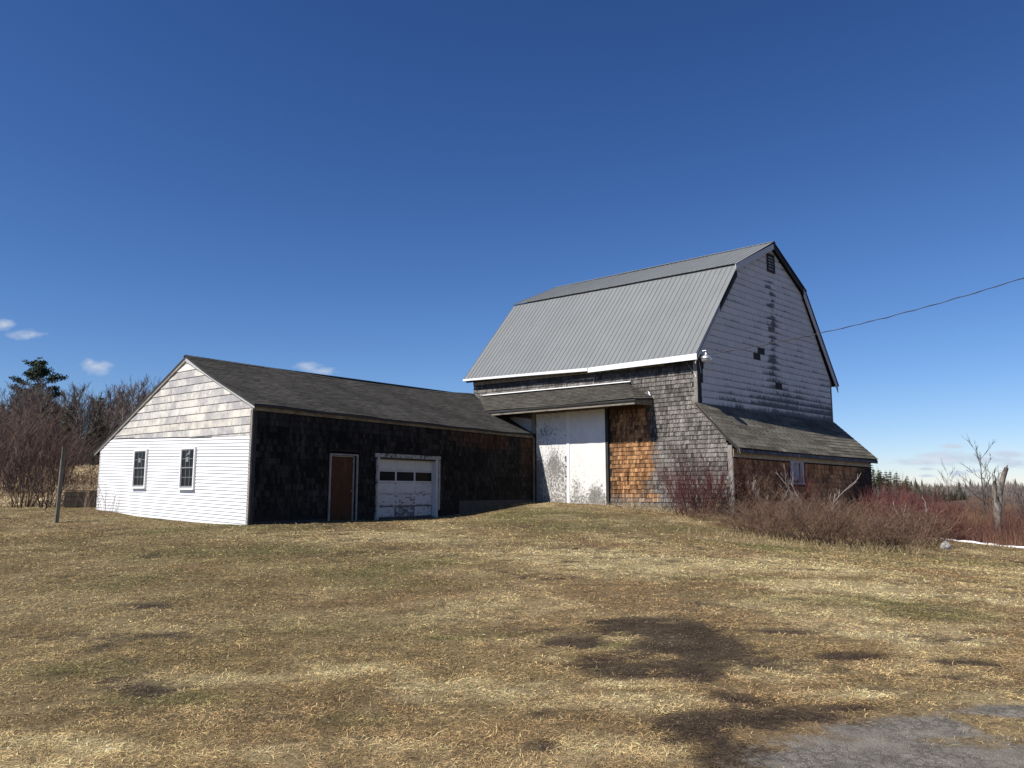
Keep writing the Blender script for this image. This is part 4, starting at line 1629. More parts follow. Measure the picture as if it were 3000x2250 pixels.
    zr = lambda t: float(np.interp(t, [0, 6, 12.1], [12.74, 12.73, 12.78]))
    n = 52
    sheets = MB()

    def sheet(t0, t1, lo, hi):
        """one ribbed sheet between two edges given as functions t -> (g, z)"""
        P = []
        for (f) in (lo, hi):
            ring = []
            rib = .022
            for (tt, h) in ((t0, 0), (t1 - .032, 0), (t1 - .023, rib), (t1 - .009, rib), (t1, 0)):
                g, z = f(tt)
                ring.append((tt, g, z, h))
            P.append(ring)
        a = B(t0, *lo(t0))
        nn = np.cross(u1, B(t0, *hi(t0)) - a)
        nn /= np.linalg.norm(nn)
        if nn[2] < 0:
            nn = -nn
        V = [B(tt, g, z) + nn * h for ring in P for (tt, g, z, h) in ring]
        V += [B(tt, g, z) - nn * .012 for ring in P for (tt, g, z, h) in (ring[0], ring[-1])]
        F = [(i, i + 1, i + 6, i + 5) for i in range(4)]
        F += [(11, 10, 12, 13), (10, 11, 4, 3, 2, 1, 0), (13, 12, 5, 6, 7, 8, 9), (0, 5, 12, 10), (4, 11, 13, 9)]
        mb = MB()
        mb.add(V, F)
        return mb
    deck = MB()
    lowp = [B(T0 + .03, -.20, ze(0) - .11), B(T1 - .03, -.20, ze(12) - .15), B(T1 - .03, 3.10, zk(12) - .10), B(T0 + .03, 3.10, zk(0) - .10)]
    deck.prism(lowp, -up * .05)
    upp = [B(T0 + .03, 3.05, zk(0) - .13), B(T1 - .03, 3.05, zk(12) - .15), B(T1 - .03, 6.29, zr(12) - .13), B(T0 + .03, 6.29, zr(0) - .13)]
    deck.prism(upp, -up * .04)
    roof = deck.build('roof', 'backing_wood', root)
    for i in range(n):
        t0, t1 = lerp(T0, T1, i / n), lerp(T0, T1, (i + 1) / n) - .001
        dz = random.uniform(-.004, .004)
        s = random.uniform(.975, 1.025)
        o = sheet(t0, t1, lambda t: (-.33, ze(t) - .02 + dz), lambda t: (3.10, zk(t) + .01 + dz)).build('roof_sheet', 'metal_roof', roof)
        o.color = (s, s, s, 1)
        s = random.uniform(.975, 1.025)
        o = sheet(t0, t1, lambda t: (2.98, zk(t) + .015 + dz), lambda t: (6.27, zr(t) + dz)).build('roof_sheet', 'metal_roof', roof)
        o.color = (s, s, s, 1)
    # the far slopes
    mb = MB()
    mb.prism([B(T0, 6.31, zr(0)), B(T1, 6.31, zr(12)), B(T1, 9.28, 11.02), B(T0, 9.28, 11.02)], -up * .05)
    mb.build('far_roof', 'black_roof_edge', root)
    mb = MB()
    mb.prism([B(T0, 9.16, 11.04), B(T1, 9.16, 11.04), B(T1, 12.22, 6.76), B(T0, 12.22, 6.76)], -up * .06)
    mb.build('far_roof', 'black_roof_edge', root)
    mb = MB()
    for (s0, dz) in ((-1, 0), (1, 0)):
        mb.prism([B(T0 - .01, 6.29, zr(0) + .035), B(T1 + .01, 6.29, zr(12) + .035), B(T1 + .01, 6.29 + s0 * .14, zr(12) - .035), B(T0 - .01, 6.29 + s0 * .14, zr(0) - .035)], up * .004)
    cap = mb.build('ridge_cap', 'metal_roof', roof)

    # --- rake boards on the gable
    def rake(p, q, w0, w1, mat, t=-.135, name='rake_board'):
        (g0, z0), (g1, z1) = p, q
        mb = MB()
        mb.prism([B(t, g0, z0 - w0), B(t, g1, z1 - w1), B(t, g1, z1), B(t, g0, z0)], u1 * .028)
        return mb.build(name, mat, root)
    sl = lambda v: (lerp(-.30, 3.06, v), lerp(ze(0) - .07, zk(0) - .07, v))
    rake(sl(0), sl(.56), .34, .34, 'trim_white')
    rake(sl(.56), sl(1.0), .40, .46, 'black_roof_edge', t=-.12)  # no board here: shade of the open gap painted as a black strip
    rake((2.92, zk(0) - .045), (6.29, zr(0) - .09), .30, .26, 'trim_white', t=-.145)
    rake((6.29, zr(0) - .09), (9.2, 10.98), .22, .24, 'dark_board', t=-.14)
    rake((9.05, 11.08), (12.16, 6.72), .42, .34, 'trim_white', t=-.145)
    # underside of the overhang at the far corner
    # --- white metal drip fascia along the eave, in three lengths, and the boards under it
    for (ta, tb, ha, hb, out, za, zb) in ((T0 - .01, 4.88, .23, .20, .35, 0, 0), (4.90, 8.95, .135, .12, .36, .0, .02), (8.9, 12.24, .125, .10, .37, .02, .01)):
        mb = MB()
        mb.prism([B(ta, 0, ze(ta) - .035 - ha + za, out), B(tb, 0, ze(tb) - .035 - hb + zb, out), B(tb, 0, ze(tb) - .03, out), B(ta, 0, ze(ta) - .03, out)], -nF * .012)
        mb.build('drip_fascia', 'flashing_white', root)
    mb = MB()
    mb.prism([B(T0, 0, ze(0) - .13, .32), B(T1, 0, ze(12) - .11, .32), B(T1, 0, ze(12) - .11, .0), B(T0, 0, ze(0) - .13, .0)], -up * .025)
    mb.build('soffit', 'grey_board', root)
    mb = MB()
    mb.prism([B(1.4, 0, 6.535, .012), B(TL, 0, 6.66, .012), B(TL, 0, 6.86, .012), B(1.4, 0, 6.68, .012)], nF * .025)
    mb.build('frieze_board', 'tan_board', root)

    # --- big white double door
    def leaf(t0, t1, z0, z1, wear_fn, label):
        nx, nz = 26, 40
        V, F, wv = [], [], []
        for k in range(nz + 1):
            for i in range(nx + 1):
                t, z = lerp(t0, t1, i / nx), lerp(z0, z1, k / nz)
                V.append(B(t, 0, z, .045 + .004 * math.sin(i * .5) * math.sin(k * .3)))
                wv.append(wear_fn(t, z))
        for k in range(nz):
            for i in range(nx):
                a = k * (nx + 1) + i
                F.append((a, a + 1, a + nx + 2, a + nx + 1))
        m = len(V)
        for (t, z) in ((t0, z0), (t1, z0), (t1, z1), (t0, z1)):
            V.append(B(t, 0, z, .0))
            wv.append(.4)
        cor = (0, nx, nz * (nx + 1) + nx, nz * (nx + 1))
        for i in range(4):
            j = (i + 1) % 4
            F.append((cor[j], cor[i], m + i, m + j))
        mb = MB()
        mb.add(V, F)
        o = mb.build('door_leaf', 'door_white', root)
        o['label'] = label
        add_wear(o.data, wv)
        return o

    def wear_left(t, z):
        w = .30 + .30 * sstep(3.4, 2.4, z) + .40 * math.exp(-((t - 6.95) / .35) ** 2 - ((z - 2.9) / .55) ** 2) + .28 * math.exp(-((t - 7.4) / .5) ** 2 - ((z - 4.2) / .35) ** 2)
        w += .3 * sstep(7.4, 7.9, t) * sstep(3.6, 2.6, z) + .12 * sstep(1.6, 1.1, z)
        return float(w)

    def wear_right(t, z):
        w = .04 + .14 * sstep(3.8, 2.6, z) + .42 * math.exp(-((t - 5.75) / .35) ** 2 - ((z - 1.75) / .45) ** 2) + .55 * math.exp(-((t - 4.75) / .38) ** 2 - ((z - 1.55) / .38) ** 2) + .42 * sstep(1.75, 1.15, z)
        return float(w)
    leaf(7.93, 6.25, 1.02, 5.00, wear_left, 'left leaf of the white barn door, paint flaked grey')
    leaf(6.10, 4.25, .95, 5.00, wear_right, 'right leaf of the white barn door, stained along the foot')
    mb = MB()
    mb.box(B(6.245, 0, .95, .02), -u1 * .14, nF * .05, up * 4.05)
    mb.build('door_batten', 'white_paint', root)
    mb = MB()
    mb.box(B(6.30, 0, 2.85, .05), -u1 * .03, nF * .035, up * .25)
    mb.box(B(6.33, 0, 2.62, .05), -u1 * .10, nF * .025, up * .035)
    mb.box(B(6.33, 0, 2.20, .05), -u1 * .10, nF * .025, up * .035)
    mb.build('latch', 'cable_black', root)
    mb = MB()
    mb.box(B(4.245, 0, .75, .0), -u1 * .13, nF * .06, up * 4.25)
    mb.build('door_post', 'dark_board', root)
    mb = MB()
    mb.box(B(8.14, 0, 4.15, .0), -u1 * .17, nF * .13, up * 1.0)
    mb.build('door_post', 'grey_board', root)
    mb = MB()
    mb.box(B(8.13, 0, 1.0, .0), -u1 * .19, nF * .035, up * 3.14)
    mb.build('door_post', 'dark_board', root)
    mb = MB()
    mb.prism([B(8.16, 0, 3.6, .02), B(9.75, 0, 3.9, .02), B(9.75, 0, 4.93, .02), B(9.2, 0, 4.98, .02), B(8.16, 0, 4.80, .02)], nF * .025)
    mb.build('wall_panel', 'trim_white', root)
    mb = MB()
    mb.box(B(8.2, 0, 5.01, .0), -u1 * 4.1, nF * .11, up * .13)
    mb.build('door_header', 'tan_board', root)
    # a length of pale cord dangling in front of the door
    mb = MB()
    c0 = B(6.98, 0, 5.02, .2)
    mb.tube([c0, c0 + v3(.02, 0, -.10), c0 + v3(.0, -.01, -.22), c0 + v3(-.07, 0, -.34)], [.008] * 4, 5)
    mb.build('cord', 'cord', root)

    # --- porch roof over the door
    PO, ZF, ZW = 1.23, 5.15, 6.02
    tl, tr_w, tr_f = 11.35, 3.12, 2.05
    P_tl, P_tr = B(tl, 0, ZW + .05, .0), B(tr_w, 0, ZW - .04, .0)
    P_fl, P_fr = B(tl, 0, ZF + .03, PO), B(tr_f, 0, ZF, PO)
    P_w = B(1.95, 0, ZF + .12, .0)
    mb = MB()
    mb.prism([p - up * .025 for p in (P_fl, P_fr, P_tr, P_tl)], -up * .04, (.05, .05, .047))
    mb.prism([P_fr, P_w, P_tr], -up * .05, (.05, .05, .047))
    porch = mb.build('porch_roof', 'asphalt_shingle', root)
    LF = np.linalg.norm(P_fr - P_fl)

    def surf(v, s):
        a = s / LF
        p = (P_fl * (1 - a) + P_fr * a) * (1 - v) + (P_tl * (1 - a) + P_tr * a) * v
        return p + up * .02 * math.sin(s * .9) * (1 - v)
    nP = np.cross(P_fr - P_fl, P_tl - P_fl)
    nP = nP / np.linalg.norm(nP) * np.sign(nP[2])
    mb = MB()
    for (p0, p1, q1, q0, c) in tabs_on_surface(surf, 11, nP, lambda v: (0, LF), .30, lambda v, s: tuple(v3(.070, .064, .054) * random.uniform(.75, 1.2))):
        mb.prism([p0, p1, q1, q0], -nP * .006, c)
    LH = np.linalg.norm(P_w - P_fr)

    def surf2(v, s):
        a = s / LH
        return (P_fr * (1 - a) + P_w * a) * (1 - v) + P_tr * v
    nH = np.cross(P_w - P_fr, P_tr - P_fr)
    nH = nH / np.linalg.norm(nH) * np.sign(nH[2])
    for (p0, p1, q1, q0, c) in tabs_on_surface(surf2, 9, nH, lambda v: (0, LH), .25, lambda v, s: tuple(v3(.072, .065, .054) * random.uniform(.75, 1.2))):
        mb.prism([p0, p1, q1, q0], -nH * .006, c)
    mb.build('roof_shingles', 'asphalt_shingle', porch, kind='stuff')
    mb = MB()
    mb.prism([B(tl, 0, ZF - .17, PO - .06), B(tr_f + .04, 0, ZF - .20, PO - .06), B(tr_f + .04, 0, ZF - .04, PO - .06), B(tl, 0, ZF - .02, PO - .06)], -nF * .04)
    mb.build('porch_fascia', 'worn_fascia', root)
    mb = MB()
    mb.prism([B(tr_f + .04, 0, ZF - .20, PO - .06), B(2.0, 0, ZF - .16, .02), B(2.0, 0, ZF + .06, .02), B(tr_f + .04, 0, ZF - .04, PO - .06)], u1 * .04)
    mb.build('porch_fascia', 'tan_board', root)
    mb = MB()
    mb.prism([B(11.0, 0, ZF - .015, PO - .03), B(7.5, 0, ZF - .03, PO - .03), B(7.5, 0, ZF - .075, PO - .03), B(11.0, 0, ZF - .05, PO - .03)], -nF * .02)
    mb.build('edge_strip', 'trim_white', root)
    mb = MB()
    mb.prism([B(tl, 0, ZF - .14, PO - .11), B(2.1, 0, ZF - .15, PO - .11), B(2.1, 0, ZF - .10, .02), B(tl, 0, ZF - .10, .02)], up * .02)
    mb.build('porch_soffit', 'dark_board', root)
    mb = MB()
    t = 11.2
    while t > 3.2:
        t2 = max(t - 2.05, 3.0)
        zz = lambda q: lerp(ZW - .02, ZW + .07, (q - 3.0) / 8.3) + .03
        mb.prism([B(t, 0, zz(t) - .015, .10), B(t2 - .03, 0, zz(t2) - .015, .10), B(t2 - .03, 0, zz(t2) + .035, .012), B(t, 0, zz(t) + .035, .012)], nF * .006 + up * .004)
        t = t2
    mb.build('flashing', 'flashing_white', root)
    mb = MB()
    mb.prism([B(11.9, 0, 6.02, .05), B(11.45, 0, 5.93, .12), B(11.45, 0, 6.04, .06), B(11.95, 0, 6.26, .02)], nF * .01)
    mb.build('flashing', 'flashing_white', root)
    mb = MB()
    sc = B(2.12, 0, 5.44, .03)
    mb.prism([sc, sc - u1 * .09 - up * .08, sc - u1 * .05 + up * .06, sc + u1 * .03 + up * .14], nF * .05)
    mb.build('flashing_scrap', 'flashing_white', root)

    # --- lean-to roof
    E0, E1 = B(-1.62, -.14, 3.165), B(-1.86, 11.95, 3.055)
    K0, K1 = B(.03, -.12, 4.97), B(.0, 11.74, 4.93)
    LR = float(np.linalg.norm(E1 - E0))

    def rs(v, s):
        a = s / LR
        return (E0 * (1 - a) + E1 * a) * (1 - v) + (K0 * (1 - a) + K1 * a) * v + up * (-.025 * math.sin(math.pi * a))
    nL = np.cross(E1 - E0, K0 - E0)
    nL = nL / np.linalg.norm(nL) * np.sign(nL[2])
    mb = MB()
    mb.prism([p - nL * .035 for p in (rs(0, 0), rs(0, LR), rs(1, LR), rs(1, 0))], -nL * .04, (.04, .04, .038))
    lroof = mb.build('lean_to_roof', 'asphalt_shingle', root)
    rows = 13
    tabs = tabs_on_surface(rs, rows, nL, lambda v: (0, LR), .335,
                           lambda v, s: tuple(v3(.118, .108, .086) * float(np.clip(.55 + .9 * vnoise(s * 1.2 + 40 * round(v * rows), v * 9, 1.0, 33), .5, 1.5)) * random.uniform(.88, 1.12)))
    tabs.sort(key=lambda q: q[0][0] ** 2 + q[0][1] ** 2)
    um = MB()
    um.box((0, 0, 0), (1, 0, 0), (0, 1, 0), (0, 0, 1))
    ume = um.mesh('roof_shingle', 'asphalt_shingle_piece')
    rest = MB()
    for i, (p0, p1, q1, q0, c) in enumerate(tabs):
        if i < 300:
            exv, eyv = p1 - p0, (q0 - p0)
            M = frame_matrix(p0 - nL * .007, exv, eyv, nL * .007)
            piece('roof_shingle', ume, M, lroof, c)
        else:
            rest.prism([p0, p1, q1, q0], -nL * .007, c)
    rest.build('roof_shingles', 'asphalt_shingle', lroof, kind='stuff')
    mb = MB()
    mb.prism([rs(0, .02) - up * .05 - nA * .02, rs(0, LR - .02) - up * .05 - nA * .02, rs(0, LR - .02) - up * .19 - nA * .02, rs(0, .02) - up * .17 - nA * .02], -nA * .03)
    mb.build('eave_board', 'eave_paint', root)
    mb = MB()
    mb.prism([AP(.02, 2.84, .012), AP(LA - .02, 2.70, .012), AP(LA - .02, 3.02, .012), AP(.02, 3.14, .012)], nA * .022)
    mb.build('frieze_board', 'cream_board', root)
    # barge boards on the front
    for (off, w, mat, o) in ((0, .11, 'grey_board', .075), (-.115, .10, 'tan_board', .05)):
        mb = MB()
        p0, p1 = (.26, 5.20 + off), (-1.64, 3.155 + off)
        mb.prism([B(p0[0], 0, p0[1] - w, o), B(p1[0], 0, p1[1] - w, o), B(p1[0], 0, p1[1], o), B(p0[0], 0, p0[1], o)], -nF * .03)
        mb.build('barge_board', mat, root)
    # corner boards of the lean-to
    mb = MB()
    mb.box(B(-1.13, 0, .3, -.004), -u1 * .18, nF * .03, up * 2.98)
    mb.build('corner_board', 'grey_board', root)
    mb = MB()
    mb.box(AP(.0, .3, -.002), ua * .05, nA * .02, up * 2.5)
    mb.build('corner_board', 'grey_board', root)
    mb = MB()
    mb.box(AP(LA - .12, .5, -.002), ua * .12, nA * .025, up * 2.2)
    mb.build('corner_board', 'dark_board', root)
    # small window in the lean-to wall
    s0, s1, z0, z1 = 4.22, 5.28, 1.90, 2.79
    fr = MB()
    for (a, b, c, d) in ((s0, s1, z0, z0 + .05), (s0, s1, z1 - .05, z1), (s0, s0 + .19, z0 + .05, z1 - .05), (s1 - .15, s1, z0 + .05, z1 - .05)):
        fr.box(AP(a, c, -.01), ua * (b - a), nA * .05, up * (d - c))
    fr.box(AP(s0 - .03, z0 - .045, -.01), ua * (s1 - s0 + .06), nA * .08, up * .045)
    win = fr.build('window', 'trim_white', root)
    win['label'] = 'small white-framed window with a pale curtain in the lean-to'
    mb = MB()
    mb.box(AP(s0 + .19, z0 + .05, -.008), ua * (s1 - s0 - .34), nA * .006, up * (z1 - z0 - .1))
    mb.build('pane', 'curtain', win)
    mb = MB()
    mb.box(AP(s0 + .74, z0 + .052, -.001), ua * .05, nA * .012, up * (z1 - z0 - .104))
    mb.box(AP(s0 + .19, z0 + .052, -.001), ua * .53, nA * .012, up * .04)
    mb.build('sash', 'dark_board', win)
    return root


build_barn()


# ------------------------------------------------------------------ yard light and its cable
def build_yard_light():
    c = B(-.30, .16, 6.62)
    up = v3(0, 0, 1)
    root = thing('yard_light', tuple(c - up * .2), 'galvanised dome yard light on the near corner of the barn gable', 'lamp')
    mb = MB()
    mb.lathe(c, [(.0, .26), (.045, .26), (.05, .24), (.05, .17), (.10, .155), (.17, .12), (.205, .07), (.215, .02), (.21, .0), (.19, -.005)], 20)
    mb.build('hood', 'galvanized', root, smooth=True)
    mb = MB()
    mb.lathe(c, [(.20, -.004), (.195, -.05), (.165, -.10), (.11, -.135), (.05, -.15), (.0, -.152)], 20)
    mb.build('lens', 'clear_glass', root, smooth=True)
    mb = MB()
    w = B(-.01, .10, 6.95)
    mb.tube([w, w + v3(*NBG, 0) * .10, c + v3(0, 0, .34), c + v3(0, 0, .25)], [.018, .018, .018, .018], 8, cap=True)
    mb.tube([w - up * .14, w + up * .12], [.03, .03], 6, cap=True)
    mb.build('bracket', 'galvanized', root)
    mb = MB()
    q = B(-.02, .12, 6.1)
    mb.tube([w, q + up * .5, q + v3(.06, -.02, .02), q - up * .05, q + v3(-.12, .0, .1)], [.008] * 5, 5)
    q2 = B(.12, -.04, 6.15)
    mb.tube([B(.40, -.06, 6.55), B(.25, -.06, 6.32), q2, B(.02, -.06, 5.95)], [.009] * 4, 5)
    mb.build('service_wire', 'galvanized', root)
    # insulator
    return c


def build_cable():
    a = B(-.06, .12, 6.78)
    e = v3(19.9, 24.0, 9.95)
    e = a + (e - a) * 1.25
    pts = []
    for i in range(61):
        t = i / 60
        p = a + (e - a) * t - v3(0, 0, 1) * 4 * .62 * t * (1 - t)
        p = p + v3(0, 0, 1) * .012 * math.sin(i * 2.1) + v3(.006 * math.cos(i * 1.7), 0, 0)
        pts.append(p)
    mb = MB()
    mb.tube(pts, [.0135] * len(pts), 6)
    k = v3(0, 0, 1)
    mb.tube([p + .017 * v3(math.cos(i * 1.3), 0, math.sin(i * 1.3)) for i, p in enumerate(pts)], [.007] * len(pts), 4)
    o = mb.build('service_cable', 'cable_black')
    tag(o, 'black twisted service cable running from the barn corner up to the right', 'cable')


build_yard_light()
build_cable()


# ------------------------------------------------------------------ plants
def unit(v):
    return v / (np.linalg.norm(v) + 1e-9)


def wander(rd, p, d, L, n, bend, lift):
    """a slightly crooked line of n segments"""
    pts = [p]
    d = unit(d)
    for i in range(n):
        d = unit(d + v3(rd.gauss(0, bend), rd.gauss(0, bend), rd.gauss(0, bend * .6) + lift))
        p = p + d * (L / n)
        pts.append(p)
    return pts


def along(pts, f):
    k = f * (len(pts) - 1)
    i = min(int(k), len(pts) - 2)
    return pts[i] + (pts[i + 1] - pts[i]) * (k - i), unit(pts[i + 1] - pts[i])


def bare_tree(seed, H, r0, n_limb=13, n_sub=6, n_twig=4, lean=.05, c_trunk=(.15, .13, .115), c_twig=(.135, .105, .090), twig_r=.017, low=.28, crook=1.0):
    rd = random.Random(seed)
    tr, cr = MB(), MB()
    trunk = wander(rd, v3(0, 0, -.3), v3(rd.gauss(0, lean), rd.gauss(0, lean), 1), H * .92, 6, .07 * crook, .06)
    tr.tube(trunk, [r0 * lerp(1, .18, i / 6) for i in range(7)], 6, c_trunk)
    for i in range(n_limb):
        f = lerp(low, .97, (i + rd.random()) / n_limb)
        p, d = along(trunk, f)
        az = i * 2.4 + rd.uniform(-.5, .5)
        el = rd.uniform(.55, 1.05)
        L = H * lerp(.34, .16, f) * rd.uniform(.8, 1.25)
        dr = v3(math.cos(az) * math.cos(el), math.sin(az) * math.cos(el), math.sin(el))
        limb = wander(rd, p, dr, L, 4, .13 * crook, .10)
        rr = r0 * lerp(.40, .16, f)
        tr.tube(limb, [rr * lerp(1, .3, k / 4) for k in range(5)], 4, c_trunk)
        for j in range(n_sub):
            q, e = along(limb, lerp(.2, 1, (j + rd.random()) / n_sub))
            sd = unit(e + v3(rd.gauss(0, .5 * crook), rd.gauss(0, .5 * crook), rd.gauss(.15, .3)))
            sub = wander(rd, q, sd, L * rd.uniform(.3, .55), 3, .14 * crook, .09)
            k = rd.uniform(.75, 1.25)
            cr.tube(sub, [twig_r * 1.25, twig_r, twig_r * .8, twig_r * .5], 3, tuple(v3(*c_twig) * k))
            for m in range(n_twig):
                q2, e2 = along(sub, rd.uniform(.15, .95))
                td = unit(e2 + v3(rd.gauss(0, .5), rd.gauss(0, .5), rd.gauss(.2, .3)))
                tw = wander(rd, q2, td, L * rd.uniform(.16, .34), 2, .15, .10)
                cr.tube(tw, [twig_r * .75, twig_r * .6, twig_r * .35], 3, tuple(v3(*c_twig) * k * rd.uniform(.8, 1.2)))
    return tr, cr


def bush(seed, n, H, spread, c_low, c_high, r=.010, arch=.0, branch=4, bend=.10, fork=.5, twigs=2):
    """many stems from one foot; arch > 0 makes them bow over like brambles"""
    rd = random.Random(seed)
    st, tw = MB(), MB()
    for i in range(n):
        az = rd.uniform(0, 2 * math.pi)
        rad = spread * .55 * math.sqrt(rd.random())
        foot = v3(math.cos(az) * rad, math.sin(az) * rad, -.08)
        az2 = az + rd.gauss(0, .6)
        out = rd.uniform(.1, .75) * (1 if arch == 0 else 1.2)
        d = v3(math.cos(az2) * out, math.sin(az2) * out, 1)
        L = H * rd.uniform(.6, 1.15)
        pts = wander(rd, foot, d, L, 5, bend, (.05 if arch == 0 else -arch * rd.uniform(.3, 1.2)))
        pts = [p if p[2] > .02 or k == 0 else v3(p[0], p[1], .02 + rd.random() * .1) for k, p in enumerate(pts)]
        kk = rd.uniform(.7, 1.3)
        m = rd.random()
        c = lerp(v3(*c_low), v3(*c_high), m) * kk
        st.tube(pts, [r * 1.4, r * 1.2, r, r * .8, r * .6, r * .35], 3, tuple(c))
        for j in range(branch):
            q, e = along(pts, rd.uniform(.3, .98))
            bd = unit(e + v3(rd.gauss(0, fork), rd.gauss(0, fork), rd.gauss(.1, fork * .6)))
            bp = wander(rd, q, bd, L * rd.uniform(.18, .42), 3, bend * 1.2, .04 if arch == 0 else -arch * .5)
            cc = tuple(lerp(c, v3(*c_high), .5))
            tw.tube(bp, [r * .75, r * .6, r * .5, r * .3], 3, cc)
            for k in range(twigs):
                q2, e2 = along(bp, rd.uniform(.2, .95))
                bd2 = unit(e2 + v3(rd.gauss(0, fork), rd.gauss(0, fork), rd.gauss(.1, fork * .6)))
                tw.tube(wander(rd, q2, bd2, L * rd.uniform(.08, .2), 2, bend, 0), [r * .55, r * .45, r * .25], 3, cc)
    return st, tw


def conifer(seed, H, R0, dense=1.0, c0=(.016, .032, .012), c1=(.085, .085, .036), bottom=.05):
    """spruce or fir: whorls of drooping boughs clothed in small needle sprays"""
    rd = random.Random(seed)
    tr, cr = MB(), MB()
    trunk = [v3(0, 0, -.3), v3(rd.gauss(0, .03), rd.gauss(0, .03), H * .5), v3(rd.gauss(0, .04), 0, H)]
    tr.tube(trunk, [H * .016, H * .011, .02], 5, (.07, .055, .045))
    nw = int(20 * dense)
    for i in range(nw):
        f = lerp(bottom, .98, (i + .2 * rd.random()) / nw)
        z = f * H
        Rr = R0 * (1 - f) ** .85 + .10
        nb = 7 if f < .75 else 5
        for j in range(nb):
            az = 2 * math.pi * (j + rd.random() * .6) / nb + i * .7
            L = Rr * rd.uniform(.7, 1.15)
            d = v3(math.cos(az), math.sin(az), 0)
            tip = v3(0, 0, z) + d * L + v3(0, 0, -.22 * L + .1 * L * f)
            base = v3(0, 0, z + .05)
            ns = max(3, int(9 * L))
            for k in range(ns):
                s = (k + .6) / ns
                p = base * (1 - s) + tip * s
                w = lerp(.40, .20, s) * (L ** .5) * rd.uniform(.7, 1.3)
                side = v3(-d[1], d[0], 0)
                m = rd.random()
                c = tuple(lerp(v3(*c0), v3(*c1), m * lerp(.3, 1, s)))
                a = p + side * w + v3(0, 0, rd.uniform(-.12, .05))
                b = p - side * w + v3(0, 0, rd.uniform(-.12, .05))
                e = p + d * w * 1.4 + v3(0, 0, rd.uniform(-.05, .10))
                g = p + v3(0, 0, rd.uniform(.05, .14)) - d * w * .3
                cr.add([a, b, e, g], [(0, 2, 3), (2, 1, 3), (0, 1, 2)], c)
    cr.add([v3(-.05, 0, H * .93), v3(.05, 0, H * .93), v3(0, 0, H * 1.05), v3(0, .05, H * .93)], [(0, 1, 2), (1, 3, 2), (3, 0, 2)], c1)
    return tr, cr


def white_pine(seed, H):
    rd = random.Random(seed)
    tr, cr = MB(), MB()
    trunk = wander(rd, v3(0, 0, -.3), v3(.02, 0, 1), H, 6, .03, .05)
    tr.tube(trunk, [.30, .26, .22, .18, .13, .08, .03], 6, (.09, .075, .065))
    limbs = []
    for i in range(34):
        f = lerp(.45, .99, i / 33)
        p, _ = along(trunk, f)
        az = i * 2.39 + rd.uniform(-.4, .4)
        L = lerp(4.6, 1.1, ((f - .45) / .54) ** 1.5) * rd.uniform(.55, 1.15)
        el = lerp(.02, .75, ((f - .45) / .54) ** 1.5) + rd.uniform(-.15, .15)
        d = v3(math.cos(az) * math.cos(el), math.sin(az) * math.cos(el), math.sin(el))
        limb = wander(rd, p, d, L, 4, .08, .06)
        tr.tube(limb, [.07, .055, .04, .03, .015], 4, (.08, .07, .06))
        for k in range(int(8 + L * 7)):
            q, e = along(limb, lerp(.35, 1.0, rd.random() ** .7))
            q = q + v3(rd.gauss(0, .28), rd.gauss(0, .28), rd.gauss(.08, .14))
            m = rd.random()
            for s in range(9):
                a = unit(v3(rd.gauss(0, 1), rd.gauss(0, 1), rd.gauss(.35, .6)))
                b = unit(np.cross(a, v3(rd.gauss(0, 1), rd.gauss(0, 1), rd.gauss(0, 1))))
                c = tuple(lerp(v3(.012, .026, .012), v3(.060, .088, .030), m * rd.uniform(.3, 1)))
                cr.add([q, q + a * .40 + b * .075, q + a * .40 - b * .075], [(0, 1, 2)], c)
    return tr, cr


def plant_protos(pairs, mats, names):
    return [[(nm, mb.mesh(nm, mt)) for mb, mt, nm in zip(pr, mats, names)] for pr in pairs]


def plant(name, proto, x, y, label, cat, group=None, scale=1.0, rot=None, sink=0.0, tilt=(0, 0), sz=1.0):
    o = thing(name, (x, y, gz(x, y) - sink), label, cat, group, world_parts=False)
    o.rotation_euler = (tilt[0], tilt[1], random.uniform(0, 6.28) if rot is None else rot)
    o.scale = (scale, scale, scale * sz)
    for nm, me in proto:
        c = bpy.data.objects.new(nm, me)
        COL.objects.link(c)
        c.parent = o
    return o


def px_at(x, Y):
    """x position (m) of photograph column x at distance Y, near eye level"""
    return (x - 1500.0) / 2262.0 * Y


# --- the wood behind the shed
TREES = plant_protos([bare_tree(500 + k, 10.5, (.17, .20, .15, .19, .16)[k], 13, 8, 5, twig_r=.020, c_trunk=((.15, .13, .115), (.26, .23, .20), (.13, .11, .10), (.20, .18, .16), (.30, .275, .25))[k]) for k in range(5)], ('twig', 'twig'), ('trunk', 'crown'))
FIRS = plant_protos([conifer(600 + k, 7.5, 1.7) for k in range(3)], ('twig', 'needles'), ('trunk', 'crown'))
rd = random.Random(5)
for i in range(92):
    Y = 84 + 32 * (i / 92) + rd.uniform(-1.5, 1.5)
    X = px_at(rd.uniform(-90, 545), Y)
    s = rd.uniform(.78, 1.02) * (0.93 + .06 * (Y - 84) / 30)
    if px_at(60, Y) > X:
        s *= .9
    plant('bare_tree', TREES[i % 5], X, Y, 'leafless grey-brown tree in the wood behind the shed', 'tree', 'bare trees of the wood behind the shed', s, tilt=(rd.gauss(0, .03), rd.gauss(.04, .03)))
for (px, Y, s) in ((205, 97, 1.10), (282, 96, 1.12), (190, 92, .95), (330, 99, .95), (430, 100, 1.0), (478, 104, 1.15), (150, 94, .9), (370, 92, .7), (250, 88, .6)):
    plant('fir_tree', FIRS[rd.randrange(3)], px_at(px, Y), Y, 'small dark fir half hidden among the bare trees behind the shed', 'tree', 'firs among the bare trees', s * 1.05)
PINE = plant_protos([white_pine(41, 13.4)], ('twig', 'needles'), ('trunk', 'crown'))
